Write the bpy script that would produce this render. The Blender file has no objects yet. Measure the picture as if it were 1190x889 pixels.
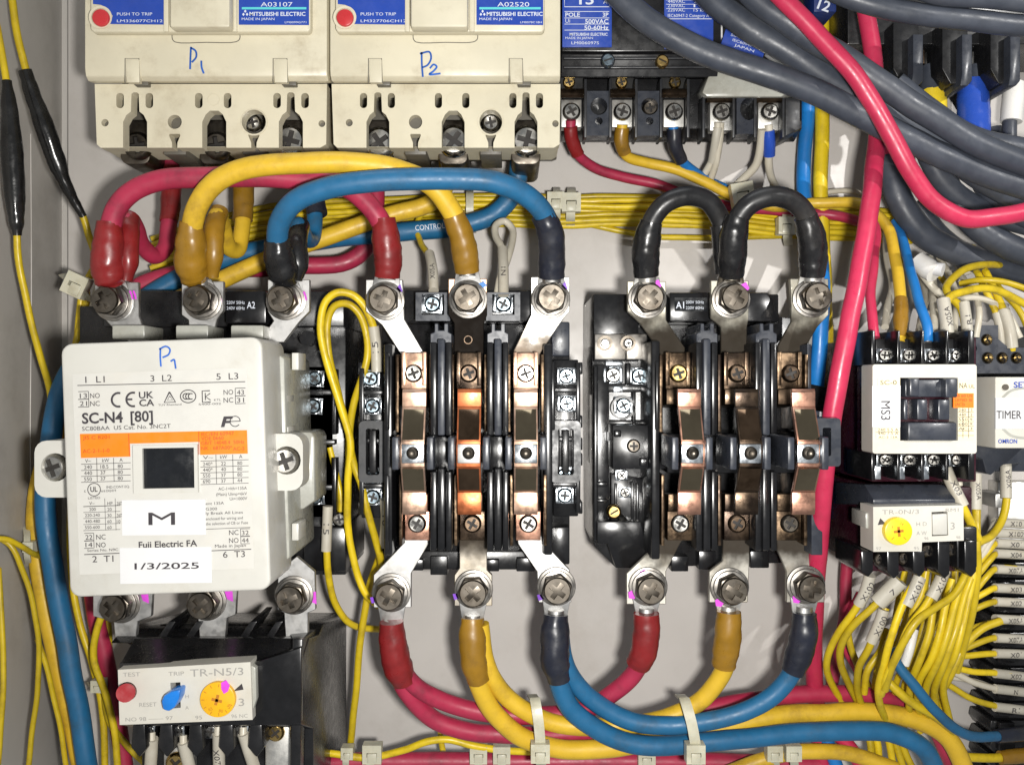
import bpy, bmesh, math, random
from mathutils import Vector, Matrix, noise as mnoise
from mathutils.geometry import delaunay_2d_cdt
random.seed(7)

# ---------------------------------------------------------------- camera, light, exposure
# one working unit = 0.32 mm. u right, v up, h out from the mounting plate (towards the viewer)
S = 0.00032
F, ZR = 1150.0, 235.0          # focal length in picture units; height of the terminals above the plate
ZC = F + ZR                    # distance of the lens from the plate
CX, CY = 595.0, 444.5
scene = bpy.context.scene
COL = scene.collection
cam_d = bpy.data.cameras.new('camera'); cam = bpy.data.objects.new('camera', cam_d); COL.objects.link(cam)
cam.location = (0, -ZC * S, 0); cam.rotation_euler = (math.radians(90), 0, 0)
cam_d.sensor_fit = 'HORIZONTAL'; cam_d.sensor_width = 36.0; cam_d.lens = 36.0 * F / 1190.0
cam_d.clip_start = 0.005; cam_d.clip_end = 20
scene.camera = cam
world = bpy.data.worlds.new('World'); scene.world = world; world.use_nodes = True
bg = world.node_tree.nodes['Background']; bg.inputs[0].default_value = (0.93, 0.97, 1.0, 1); bg.inputs[1].default_value = 0.27

def lamp(name, typ, loc, target, energy, color, **kw):
    d = bpy.data.lights.new(name, typ); o = bpy.data.objects.new(name, d); COL.objects.link(o)
    o.location = loc
    o.rotation_euler = (Vector(target) - Vector(loc)).to_track_quat('-Z', 'Y').to_euler()
    d.energy = energy; d.color = color
    for k, v in kw.items(): setattr(d, k, v)
    return o
# the phone's own light, just right of and below the lens
lamp('phone_light', 'AREA', (0.026, -ZC * S - 0.002, -0.014), (0.0, 0, 0.0), 2.05, (1.0, 0.975, 0.93), shape='DISK', size=0.020)
# daylight that falls in from the right through the open cabinet door, lighting the right-hand part
lamp('door_daylight', 'SPOT', (0.62, -0.95, 0.36), (0.215, -0.03, 0.035), 28.0, (1.0, 0.98, 0.95),
     spot_size=math.radians(16.0), spot_blend=0.4, shadow_soft_size=0.006)
# soft room light from above and in front of the cabinet
lamp('room_light', 'AREA', (-0.1, -0.40, 1.3), (0, 0, 0), 4.0, (0.95, 0.98, 1.0), shape='RECTANGLE', size=0.9, size_y=0.5)
vs = scene.view_settings
vs.view_transform = 'Standard'; vs.look = 'None'; vs.exposure = 0.0; vs.gamma = 1.0; vs.use_curve_mapping = False
scene.cycles.use_denoising = True
scene.cycles.max_bounces = 6
scene.cycles.sample_clamp_indirect = 4.0

# ---------------------------------------------------------------- helpers
def kk(h): return (ZC - h) / F
def U(px, py, h):
    k = kk(h); return ((px - CX) * k, (CY - py) * k, h)
def W(u): return Vector((u[0] * S, -u[2] * S, u[1] * S))
ORG = {}

def catmull(P, n):
    P = [Vector(p) for p in P]
    if len(P) == 2:
        return [P[0].lerp(P[1], i / n) for i in range(n + 1)]
    Q = [P[0] * 2 - P[1]] + P + [P[-1] * 2 - P[-2]]
    out = []
    for i in range(1, len(Q) - 2):
        p0, p1, p2, p3 = Q[i - 1], Q[i], Q[i + 1], Q[i + 2]
        # centripetal
        def tj(ti, a, b): return ti + max((b - a).length, 1e-4) ** 0.5
        t0 = 0; t1 = tj(t0, p0, p1); t2 = tj(t1, p1, p2); t3 = tj(t2, p2, p3)
        for j in range(n):
            t = t1 + (t2 - t1) * j / n
            a1 = p0 * ((t1 - t) / (t1 - t0)) + p1 * ((t - t0) / (t1 - t0))
            a2 = p1 * ((t2 - t) / (t2 - t1)) + p2 * ((t - t1) / (t2 - t1))
            a3 = p2 * ((t3 - t) / (t3 - t2)) + p3 * ((t - t2) / (t3 - t2))
            b1 = a1 * ((t2 - t) / (t2 - t0)) + a2 * ((t - t0) / (t2 - t0))
            b2 = a2 * ((t3 - t) / (t3 - t1)) + a3 * ((t - t1) / (t3 - t1))
            out.append(b1 * ((t2 - t) / (t2 - t1)) + b2 * ((t - t1) / (t2 - t1)))
    out.append(P[-1]); return out

_font = {}
def font_mesh(s, bold):
    key = (s, bold)
    if key not in _font:
        c = bpy.data.curves.new('t', 'FONT'); c.body = s; c.resolution_u = 3; c.offset = bold
        o = bpy.data.objects.new('t', c)
        me = bpy.data.meshes.new_from_object(o)
        v = [tuple(p.co)[:2] for p in me.vertices]; f = [tuple(p.vertices) for p in me.polygons]
        bpy.data.meshes.remove(me); bpy.data.objects.remove(o); bpy.data.curves.remove(c)
        _font[key] = (v, f)
    return _font[key]

class MB:
    """collects shapes into one mesh; px, py are picture units at height h unless local"""
    def __init__(s, local=False):
        s.v = []; s.f = []; s.m = []; s.cur = 0; s.local = local
    def U(s, px, py, h):
        return (px, -py, h) if s.local else U(px, py, h)
    def k(s, h): return 1.0 if s.local else kk(h)
    def mi(s, i): s.cur = i; return s
    def add(s, v, f):
        n = len(s.v); s.v += [tuple(p) for p in v]
        for q in f: s.f.append(tuple(n + i for i in q)); s.m.append(s.cur)
    def addbm(s, bm):
        bmesh.ops.recalc_face_normals(bm, faces=bm.faces[:])
        bm.verts.index_update()
        s.add([v.co[:] for v in bm.verts], [[v.index for v in f.verts] for f in bm.faces]); bm.free()
        return s
    def prism3(s, front, back, bev=0.0, seg=2):
        bm = bmesh.new(); n = len(front)
        a = [bm.verts.new(p) for p in front]; b = [bm.verts.new(p) for p in back]
        bm.faces.new(a); bm.faces.new(b[::-1])
        for i in range(n): bm.faces.new((a[i], b[i], b[(i + 1) % n], a[(i + 1) % n]))
        bmesh.ops.recalc_face_normals(bm, faces=bm.faces[:])
        if bev > 0:
            e = [e for e in bm.edges if len(e.link_faces) == 2 and e.calc_face_angle(0) > 0.45]
            bmesh.ops.bevel(bm, geom=e, offset=bev, segments=seg, profile=0.5, affect='EDGES', clamp_overlap=True)
        return s.addbm(bm)
    def prism(s, pts, h0, h1, bev=0.0, seg=2):
        fr = [s.U(x, y, h1) for x, y in pts]
        return s.prism3(fr, [(p[0], p[1], h0) for p in fr], bev, seg)
    def box(s, x0, y0, x1, y1, h0, h1, bev=0.0, seg=2, rot=0.0):
        p = [(x0, y0), (x1, y0), (x1, y1), (x0, y1)]
        if rot:
            cx, cy = (x0 + x1) / 2, (y0 + y1) / 2; c, q = math.cos(math.radians(rot)), math.sin(math.radians(rot))
            p = [(cx + (x - cx) * c + (y - cy) * q, cy - (x - cx) * q + (y - cy) * c) for x, y in p]
        return s.prism(p, h0, h1, bev, seg)
    def loft(s, ptsA, hA, ptsB, hB, bev=0.0, seg=2):
        return s.prism3([s.U(x, y, hA) for x, y in ptsA], [s.U(x, y, hB) for x, y in ptsB], bev, seg)
    def side(s, prof, x0, x1, href, bev=0.0, seg=2):
        """a profile of (py, h) pushed along u from x0 to x1; u taken at height href, v at each point's own height"""
        u0 = s.U(x0, CY, href)[0]; u1 = s.U(x1, CY, href)[0]
        P = [s.U(0, y, h) for y, h in prof]
        return s.prism3([(u0, p[1], p[2]) for p in P], [(u1, p[1], p[2]) for p in P], bev, seg)
    def cyl(s, px, py, r, h0, h1, n=20, bev=0.0, r0=None):
        c = s.U(px, py, h1); k = s.k(h1); r0 = r if r0 is None else r0
        A = [(c[0] + r * k * math.cos(t), c[1] + r * k * math.sin(t), h1) for t in [2 * math.pi * i / n for i in range(n)]]
        B = [(c[0] + r0 * k * math.cos(t), c[1] + r0 * k * math.sin(t), h0) for t in [2 * math.pi * i / n for i in range(n)]]
        return s.prism3(A, B, bev, 2)
    def lathe(s, px, py, prof, n=20, href=None):
        href = prof[-1][1] if href is None else href
        c = s.U(px, py, href); k = s.k(href); V = []; Fc = []
        for r, h in prof:
            for i in range(n):
                t = 2 * math.pi * i / n; V.append((c[0] + r * k * math.cos(t), c[1] + r * k * math.sin(t), h))
        for j in range(len(prof) - 1):
            for i in range(n):
                Fc.append((j * n + i, j * n + (i + 1) % n, (j + 1) * n + (i + 1) % n, (j + 1) * n + i))
        Fc.append(tuple((len(prof) - 1) * n + i for i in range(n)))
        s.add(V, Fc); return s
    def plate(s, outer, holes, h0, h1, round_=0.0):
        """a sheet with real openings; front at h1, walls down to h0"""
        loops = [[s.U(x, y, h1) for x, y in L] for L in [outer] + holes]
        pts = []; edges = []; spans = []
        for L in loops:
            n0 = len(pts); pts += [Vector((p[0], p[1])) for p in L]
            edges += [(n0 + i, n0 + (i + 1) % len(L)) for i in range(len(L))]; spans.append((n0, len(L)))
        vo, eo, fo, _, _, _ = delaunay_2d_cdt(pts, edges, [], 0, 1e-6)
        def inside(p, L):
            c = False; j = len(L) - 1
            for i in range(len(L)):
                if (L[i][1] > p[1]) != (L[j][1] > p[1]) and p[0] < (L[j][0] - L[i][0]) * (p[1] - L[i][1]) / (L[j][1] - L[i][1]) + L[i][0]: c = not c
                j = i
            return c
        keep = []
        for f in fo:
            c = sum((vo[i] for i in f), Vector((0, 0))) / len(f)
            if inside(c, loops[0]) and not any(inside(c, L) for L in loops[1:]): keep.append(f)
        V = [(p[0], p[1], h1) for p in vo]; s.add(V, keep)
        for L in loops:
            n = len(L); s.add([(p[0], p[1], h1) for p in L] + [(p[0], p[1], h0) for p in L],
                              [(i, (i + 1) % n, n + (i + 1) % n, n + i) for i in range(n)])
        return s
    def tube(s, P, r, n=10, sub=6, world=False, cap=True, flat=1.0, jit=0.0, wob=0.0):
        """P: (px,py,h) points; r: one radius or one per point (in units at terminal height)"""
        Q = [Vector(p if world else s.U(*p)) for p in P]
        path = catmull(Q, sub)
        rs = r if isinstance(r, (list, tuple)) else [r] * len(P)
        m = len(path); V = []; Fc = []
        def rad(i):
            t = i / sub; a = min(int(t), len(rs) - 2) if len(rs) > 1 else 0
            if len(rs) == 1: return rs[0]
            q = t - a; q = q * q * (3 - 2 * q); return rs[a] * (1 - q) + rs[a + 1] * q
        sd = Vector((random.uniform(0, 99), 3.3, 7.1))
        if wob: path = [p + mnoise.noise_vector(p * 0.02 + sd) * wob for p in path]
        T0 = (path[1] - path[0]).normalized()
        N = Vector((0, 0, 1)) if abs(T0.z) < 0.9 else Vector((1, 0, 0))
        N = (N - T0 * N.dot(T0)).normalized()
        for i in range(m):
            T = (path[min(i + 1, m - 1)] - path[max(i - 1, 0)]).normalized()
            N = (N - T * N.dot(T)).normalized(); B = T.cross(N)
            R = rad(i)
            for j in range(n):
                t = 2 * math.pi * j / n; V.append(path[i] + (N * math.cos(t) * flat + B * math.sin(t)) * R * (1 + (jit * mnoise.noise(Vector((math.cos(t) * 1.3, math.sin(t) * 1.3, i * 0.45)) + sd) if jit else 0)))
        for i in range(m - 1):
            for j in range(n):
                Fc.append((i * n + j, i * n + (j + 1) % n, (i + 1) * n + (j + 1) % n, (i + 1) * n + j))
        if cap: Fc.append(tuple(range(n))[::-1]); Fc.append(tuple((m - 1) * n + j for j in range(n)))
        s.add(V, Fc); return s
    def text(s, t, px, py, h, cap, rot=0.0, w=None, anchor='l', bold=0.0, wrap=None, thick=0.25, slope=0.0):
        v, f = font_mesh(t, bold)
        if not v: return s
        x0 = min(p[0] for p in v); x1 = max(p[0] for p in v)
        k = s.k(h); sy = cap / 0.68; sx = sy if w is None else w / max(x1 - x0, 1e-6)
        W_ = (x1 - x0) * sx; ox = {'l': 0, 'c': -W_ / 2, 'r': -W_}[anchor]
        c, q = math.cos(math.radians(rot)), math.sin(math.radians(rot)); o = s.U(px, py, h - (wrap or 0)); k = s.k(h - (wrap or 0)); V = []
        for a, b in v:
            a = (a - x0) * sx + ox; b = b * sy; z = h + thick
            if wrap:
                d = (b - cap / 2) * k; z = h - wrap + math.sqrt(max(wrap * wrap - d * d, 0)) + thick
            V.append((o[0] + (a * c - b * q) * k, o[1] + (a * q + b * c) * k, z + a * slope))
        s.add(V, f); return s
    def line(s, P, wd, h, thick=0.3):
        """flat stroke lying on a surface at height h; P in px"""
        Q = [Vector(s.U(x, y, h)[:2]) for x, y in P]; k = s.k(h) * wd / 2; V = []; Fc = []
        for i, p in enumerate(Q):
            d = (Q[min(i + 1, len(Q) - 1)] - Q[max(i - 1, 0)]).normalized(); n = Vector((-d.y, d.x)) * k
            V += [(p.x + n.x, p.y + n.y, h + thick), (p.x - n.x, p.y - n.y, h + thick)]
        for i in range(len(Q) - 1): Fc.append((2 * i, 2 * i + 1, 2 * i + 3, 2 * i + 2))
        s.add(V, Fc); return s
    def stroke(s, P, wd, h, sub=5, thick=0.3):
        Q = catmull([Vector((x, y, 0)) for x, y in P], sub); return s.line([(p.x, p.y) for p in Q], wd, h, thick)
    def quad(s, x0, y0, x1, y1, h):
        s.add([s.U(x0, y1, h), s.U(x1, y1, h), s.U(x1, y0, h), s.U(x0, y0, h)], [(0, 1, 2, 3)]); return s
    def poly(s, pts, h):
        P = [s.U(x, y, h) for x, y in pts]
        a = sum(P[i][0] * P[(i + 1) % len(P)][1] - P[(i + 1) % len(P)][0] * P[i][1] for i in range(len(P)))
        s.add(P if a > 0 else P[::-1], [tuple(range(len(P)))]); return s
    def mesh(s, name, mats, center=True, smooth=38):
        P = [W(p) for p in s.v]
        if center and P:
            lo = Vector((min(p.x for p in P), min(p.y for p in P), min(p.z for p in P)))
            hi = Vector((max(p.x for p in P), max(p.y for p in P), max(p.z for p in P))); c = (lo + hi) / 2
        else: c = Vector((0, 0, 0))
        me = bpy.data.meshes.new(name); me.from_pydata([p - c for p in P], [], s.f)
        for m in (mats if isinstance(mats, (list, tuple)) else [mats]): me.materials.append(M[m] if isinstance(m, str) else m)
        me.polygons.foreach_set('material_index', s.m)
        me.polygons.foreach_set('use_smooth', [True] * len(me.polygons))
        me.update()
        if smooth: me.set_sharp_from_angle(angle=math.radians(smooth))
        return me, c
    def build(s, name, mats, parent=None, label=None, kind=None):
        me, c = s.mesh(name, mats); o = bpy.data.objects.new(name, me); COL.objects.link(o)
        ORG[o.name] = c
        if parent is not None:
            o.parent = parent; o.location = c - ORG[parent.name]
        else: o.location = c
        if label: o['label'] = label
        if kind: o['kind'] = kind
        return o

def tag(o, label, cat, group=None):
    o['label'] = label; o['category'] = cat
    if group: o['group'] = group
    return o
def thing(name, label, cat, at, group=None):
    o = bpy.data.objects.new(name, None); COL.objects.link(o); o.empty_display_size = 0.01
    o.location = W(U(*at)); ORG[o.name] = o.location.copy()
    return tag(o, label, cat, group)
def inst(name, me, at, parent, rot=0.0, scale=1.0, label=None):
    """one more object that shares the mesh me, standing at (px,py,h)"""
    o = bpy.data.objects.new(name, me); COL.objects.link(o)
    p = W(U(*at)); ORG[o.name] = p
    o.parent = parent; o.location = p - ORG[parent.name]
    o.rotation_euler = (0, math.radians(-rot), 0); o.scale = (scale,) * 3
    if label: o['label'] = label
    return o
def circ(x, y, r, n=16, a0=0.0, ry=None):
    ry = ry or r
    return [(x + r * math.cos(a0 + 2 * math.pi * i / n), y + ry * math.sin(a0 + 2 * math.pi * i / n)) for i in range(n)]
def rrect(x0, y0, x1, y1, r, n=4):
    P = []
    for cx, cy, a in ((x1 - r, y0 + r, -90), (x1 - r, y1 - r, 0), (x0 + r, y1 - r, 90), (x0 + r, y0 + r, 180)):
        for i in range(n + 1):
            t = math.radians(a + 90 * i / n); P.append((cx + r * math.cos(t), cy + r * math.sin(t)))
    return P
def rotp(pts, cx, cy, deg):
    c, q = math.cos(math.radians(deg)), math.sin(math.radians(deg))
    return [(cx + (x - cx) * c + (y - cy) * q, cy - (x - cx) * q + (y - cy) * c) for x, y in pts]

# ---------------------------------------------------------------- materials
M = {}
def mat(name, col, rough=0.5, metal=0.0, var=0.12, dirt=None, damt=0.0, dscale=60.0, bump=0.0, bscale=900.0, spec=0.5,
        coat=0.0, dlo=0.45, dhi=0.75, rvar=0.1, sss=0.0, vscale=120.0, stretch=None, rnd=0.0):
    m = bpy.data.materials.new(name); m.use_nodes = True; nt = m.node_tree; N = nt.nodes; L = nt.links
    b = N['Principled BSDF']; M[name] = m
    tc = N.new('ShaderNodeTexCoord'); oi = N.new('ShaderNodeObjectInfo')
    ad = N.new('ShaderNodeVectorMath'); ad.operation = 'ADD'
    sc = N.new('ShaderNodeVectorMath'); sc.operation = 'SCALE'; L.new(oi.outputs['Location'], sc.inputs[0]); sc.inputs['Scale'].default_value = 3.7
    L.new(tc.outputs['Object'], ad.inputs[0]); L.new(sc.outputs[0], ad.inputs[1])
    vec = ad.outputs[0]
    if stretch:
        mp = N.new('ShaderNodeMapping'); mp.inputs['Scale'].default_value = stretch; L.new(vec, mp.inputs[0]); vec = mp.outputs[0]
    def noise(scale, det=4.0, ro=0.6):
        n = N.new('ShaderNodeTexNoise'); n.inputs['Scale'].default_value = scale; n.inputs['Detail'].default_value = det
        n.inputs['Roughness'].default_value = ro; L.new(vec, n.inputs['Vector']); return n.outputs['Fac']
    def mixc(f, a, c):
        x = N.new('ShaderNodeMix'); x.data_type = 'RGBA'
        if isinstance(f, float): x.inputs[0].default_value = f
        else: L.new(f, x.inputs[0])
        for i, q in ((6, a), (7, c)):
            if isinstance(q, tuple): x.inputs[i].default_value = q + (1,) if len(q) == 3 else q
            else: L.new(q, x.inputs[i])
        return x.outputs[2]
    def ramp(f, lo, hi, a, c):
        r = N.new('ShaderNodeMapRange'); r.inputs[1].default_value = lo; r.inputs[2].default_value = hi
        r.inputs[3].default_value = a; r.inputs[4].default_value = c; r.interpolation_type = 'SMOOTHSTEP'; L.new(f, r.inputs[0]); return r.outputs[0]
    n1 = noise(vscale)
    c = mixc(ramp(n1, 0.3, 0.7, 0, 1), tuple(max(0, x * (1 - var)) for x in col), tuple(min(1, x * (1 + var)) for x in col))
    if rnd:
        hs = N.new('ShaderNodeHueSaturation'); rr = N.new('ShaderNodeMapRange'); L.new(oi.outputs['Random'], rr.inputs[0]); rr.inputs[3].default_value = 1 - rnd; rr.inputs[4].default_value = 1 + rnd * 0.5
        L.new(rr.outputs[0], hs.inputs['Value']); L.new(c, hs.inputs['Color']); c = hs.outputs[0]
    if dirt:
        n2 = noise(dscale, 6.0, 0.68); c = mixc(ramp(n2, dlo, dhi, 0, damt), c, tuple(dirt))
    L.new(c, b.inputs['Base Color'])
    L.new(ramp(noise(vscale * 2.3), 0.3, 0.7, max(0.02, rough - rvar), min(1, rough + rvar)), b.inputs['Roughness'])
    b.inputs['Metallic'].default_value = metal; b.inputs['Specular IOR Level'].default_value = spec
    if coat: b.inputs['Coat Weight'].default_value = coat; b.inputs['Coat Roughness'].default_value = 0.08
    if sss: b.inputs['Subsurface Weight'].default_value = sss; b.inputs['Subsurface Radius'].default_value = (0.002, 0.0015, 0.001)
    if bump:
        bn = N.new('ShaderNodeBump'); bn.inputs['Strength'].default_value = bump; bn.inputs['Distance'].default_value = 0.0004
        L.new(noise(bscale, 5.0), bn.inputs['Height']); L.new(bn.outputs[0], b.inputs['Normal'])
    return m
GR = (0.06, 0.05, 0.04)
mat('plate_paint', (0.53, 0.50, 0.47), 0.42, var=0.04, dirt=(0.38, 0.35, 0.31), damt=0.5, dscale=24, bump=0.05, bscale=500, vscale=14)
mat('wall_paint', (0.50, 0.475, 0.44), 0.5, var=0.05, dirt=(0.2, 0.18, 0.15), damt=0.4, dscale=18, bump=0.06, bscale=500, vscale=14)
mat('cream', (0.60, 0.553, 0.42), 0.44, var=0.06, dirt=(0.28, 0.22, 0.13), damt=0.7, dscale=60, bump=0.03, vscale=40, dlo=0.5, dhi=0.85)
mat('cream_shaded', (0.11, 0.10, 0.08), 0.5, var=0.1, dirt=GR, damt=0.5)  # breaker cream with the shade of pockets, grooves and underside in its colour
mat('white_plastic', (0.50, 0.49, 0.45), 0.42, var=0.05, dirt=(0.33, 0.29, 0.21), damt=0.5, dscale=55, bump=0.02, vscale=40, dlo=0.5, dhi=0.85)
mat('grey_plastic', (0.36, 0.36, 0.32), 0.3, var=0.06, dirt=(0.2, 0.18, 0.13), damt=0.5, dscale=50)
mat('offwhite', (0.57, 0.55, 0.49), 0.42, var=0.04, dirt=(0.4, 0.35, 0.25), damt=0.35, dscale=60)
mat('label_white', (0.52, 0.51, 0.475), 0.4, var=0.02, dirt=(0.55, 0.5, 0.42), damt=0.35, dscale=50)
mat('sticker', (0.60, 0.60, 0.605), 0.5, var=0.01, dirt=(0.66, 0.64, 0.6), damt=0.3, dscale=50)
mat('ivory_label', (0.80, 0.70, 0.46), 0.5, var=0.05)
BD = (0.10, 0.085, 0.065)
mat('black', (0.009, 0.009, 0.010), 0.28, var=0.3, dirt=BD, damt=0.05, dscale=300, dlo=0.45, dhi=0.85, bump=0.03, rvar=0.05)
mat('black_gloss', (0.008, 0.008, 0.009), 0.22, var=0.3, dirt=BD, damt=0.03, dscale=300, dlo=0.52, dhi=0.85, rvar=0.03)
mat('black_dusty', (0.022, 0.023, 0.026), 0.42, var=0.3, dirt=(0.12, 0.105, 0.085), damt=0.12, dscale=300, bump=0.04)
mat('black_matt', (0.006, 0.006, 0.006), 0.7, var=0.2)
mat('slate', (0.032, 0.036, 0.047), 0.32, var=0.15, dirt=(0.10, 0.09, 0.08), damt=0.08, dscale=300)
mat('window_black', (0.008, 0.009, 0.011), 0.22, var=0.2)
mat('black_red_sheen', (0.030, 0.006, 0.012), 0.25, var=0.2, dirt=(0.05, 0.03, 0.03), damt=0.5)  # black plastic with the red cable's reflection put into the colour
mat('blue_label', (0.018, 0.060, 0.36), 0.38, var=0.05, dirt=(0.02, 0.03, 0.12), damt=0.3)
mat('navy_label', (0.010, 0.028, 0.14), 0.4, var=0.1)
mat('print_white', (0.62, 0.66, 0.74), 0.5, var=0.02)
mat('print_grey', (0.30, 0.29, 0.27), 0.5, var=0.05)
mat('print_teal', (0.10, 0.55, 0.58), 0.4, var=0.02)
mat('print_black', (0.035, 0.03, 0.035), 0.5, var=0.05)
mat('print_orange_dark', (0.35, 0.06, 0.01), 0.5, var=0.05)
mat('orange_label', (0.82, 0.19, 0.008), 0.4, var=0.03)
mat('red_button', (0.50, 0.030, 0.035), 0.32, var=0.08, coat=0.2)
mat('blue_button', (0.010, 0.18, 0.62), 0.3, var=0.08, coat=0.2)
mat('dial_yellow', (0.80, 0.43, 0.012), 0.35, var=0.05, dirt=(0.4, 0.18, 0.01), damt=0.4)
mat('dial_lemon', (0.86, 0.62, 0.015), 0.35, var=0.05)
mat('dial_mark', (0.45, 0.17, 0.01), 0.5, var=0.05)
mat('pen_blue', (0.015, 0.10, 0.42), 0.5, var=0.2)
mat('pen_magenta', (0.62, 0.06, 0.60), 0.5, var=0.15)
mat('pen_purple', (0.16, 0.03, 0.45), 0.5, var=0.2)
mat('zinc', (0.50, 0.495, 0.485), 0.50, 1.0, var=0.08, dirt=(0.24, 0.22, 0.19), damt=0.6, dscale=110, bump=0.08, dlo=0.45, dhi=0.8)
mat('zinc_dull', (0.60, 0.59, 0.56), 0.45, 0.85, var=0.08, dirt=(0.28, 0.25, 0.2), damt=0.6, dscale=60, bump=0.06)
mat('zinc_bright', (0.62, 0.66, 0.70), 0.26, 1.0, var=0.08, dirt=(0.3, 0.3, 0.3), damt=0.5, dscale=150, bump=0.10, bscale=600)
mat('zinc_soot', (0.46, 0.42, 0.34), 0.42, 0.85, var=0.2, dirt=(0.03, 0.022, 0.015), damt=0.95, dscale=38, bump=0.06, dlo=0.38, dhi=0.62)
mat('bolt_steel', (0.125, 0.11, 0.092), 0.42, 1.0, var=0.15, dirt=(0.07, 0.055, 0.04), damt=0.6, dscale=160, bump=0.03, dlo=0.4, dhi=0.7)
mat('washer_steel', (0.25, 0.235, 0.215), 0.38, 1.0, var=0.2, dirt=(0.12, 0.1, 0.08), damt=0.6, dscale=110, bump=0.05)
mat('screw_nickel', (0.55, 0.535, 0.50), 0.26, 1.0, var=0.1, dirt=(0.16, 0.13, 0.1), damt=0.6, dscale=120)
mat('screw_blue', (0.40, 0.50, 0.57), 0.28, 1.0, var=0.15, dirt=(0.25, 0.3, 0.3), damt=0.5, dscale=140)
mat('brass', (0.62, 0.43, 0.16), 0.26, 1.0, var=0.15, dirt=(0.15, 0.08, 0.02), damt=0.6, dscale=100)
mat('copper', (0.66, 0.36, 0.255), 0.34, 1.0, var=0.08, dirt=(0.50, 0.24, 0.15), damt=0.5, dscale=80, bump=0.04)
mat('copper_pale', (0.70, 0.47, 0.345), 0.38, 1.0, var=0.10, dirt=(0.32, 0.17, 0.10), damt=0.65, dscale=110, bump=0.08, dlo=0.45, dhi=0.75)
mat('copper_hot', (0.62, 0.19, 0.075), 0.40, 0.9, var=0.25, dirt=(0.30, 0.07, 0.03), damt=0.6, dscale=120, bump=0.08)
mat('copper_soot', (0.13, 0.09, 0.06), 0.34, 0.95, var=0.3, dirt=(0.035, 0.025, 0.02), damt=0.9, dscale=55, bump=0.10, dlo=0.40, dhi=0.62)
mat('copper_burnt', (0.27, 0.185, 0.115), 0.40, 0.95, var=0.3, dirt=(0.03, 0.02, 0.013), damt=0.96, dscale=85, bump=0.14, dlo=0.32, dhi=0.54)
mat('contact_mirror', (0.29, 0.235, 0.155), 0.09, 1.0, rvar=0.02, var=0.1, dirt=(0.2, 0.15, 0.1), damt=0.4, dscale=90)
mat('contact_mirror_soot', (0.17, 0.11, 0.07), 0.12, 1.0, rvar=0.04, var=0.25, dirt=(0.06, 0.035, 0.02), damt=0.8, dscale=80)
mat('pvc_red', (0.36, 0.022, 0.060), 0.47, var=0.07, dirt=(0.10, 0.02, 0.03), damt=0.75, dscale=55, bump=0.04, dlo=0.46, dhi=0.78)
mat('pvc_pink', (0.48, 0.026, 0.075), 0.36, var=0.06, dirt=(0.2, 0.02, 0.03), damt=0.4, dscale=40)
mat('pvc_yellow', (0.64, 0.41, 0.026), 0.47, var=0.06, dirt=(0.22, 0.12, 0.02), damt=0.75, dscale=55, bump=0.04, dlo=0.46, dhi=0.78)
mat('pvc_blue', (0.013, 0.110, 0.235), 0.47, var=0.08, dirt=(0.03, 0.06, 0.09), damt=0.75, dscale=55, bump=0.04, dlo=0.46, dhi=0.78)
mat('pvc_sky', (0.012, 0.17, 0.50), 0.38, var=0.06, dirt=(0.02, 0.08, 0.2), damt=0.4, dscale=40)
mat('pvc_black', (0.014, 0.014, 0.015), 0.36, var=0.2, dirt=(0.09, 0.08, 0.07), damt=0.35, dscale=50, bump=0.03)
mat('rubber_grey', (0.046, 0.053, 0.070), 0.44, var=0.15, dirt=(0.09, 0.088, 0.085), damt=0.35, dscale=30, bump=0.03)
mat('shrink_red', (0.20, 0.013, 0.014), 0.36, var=0.12, dirt=(0.08, 0.01, 0.01), damt=0.6, dscale=70, bump=0.12, bscale=170)
mat('shrink_amber', (0.27, 0.14, 0.010), 0.36, var=0.15, dirt=(0.10, 0.06, 0.02), damt=0.75, dscale=60, bump=0.12, bscale=170)
mat('shrink_black', (0.010, 0.010, 0.011), 0.27, var=0.2, dirt=(0.05, 0.045, 0.04), damt=0.35, dscale=70, bump=0.20, bscale=150)
mat('shrink_navy', (0.012, 0.014, 0.024), 0.36, var=0.2, dirt=(0.05, 0.045, 0.04), damt=0.4, dscale=70, bump=0.12, bscale=170)
mat('tape_black', (0.008, 0.008, 0.008), 0.22, var=0.2, dirt=(0.04, 0.04, 0.04), damt=0.3, bump=0.5, bscale=130)
mat('wire_yellow', (0.62, 0.45, 0.012), 0.42, var=0.10, dirt=(0.20, 0.13, 0.012), damt=0.65, dscale=90, dlo=0.46, dhi=0.78, rnd=0.28)
mat('wire_white', (0.54, 0.50, 0.41), 0.42, var=0.06, dirt=(0.4, 0.34, 0.24), damt=0.5, dscale=60)
mat('marker_white', (0.46, 0.43, 0.36), 0.45, var=0.05, dirt=(0.38, 0.32, 0.23), damt=0.5, dscale=70)
mat('tie_nylon', (0.52, 0.50, 0.39), 0.38, var=0.08, dirt=(0.3, 0.26, 0.16), damt=0.5, dscale=70, sss=0.15)
mat('sleeve_yellow', (0.82, 0.60, 0.03), 0.3, var=0.05)
mat('sleeve_blue', (0.022, 0.075, 0.42), 0.25, var=0.08)
mat('sleeve_white', (0.74, 0.72, 0.68), 0.35, var=0.04)
mat('recess_shade', (0.016, 0.013, 0.011), 0.6, 0.0, var=0.3)  # screw metal blackened, so the shade inside the recess is coloured in

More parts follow.
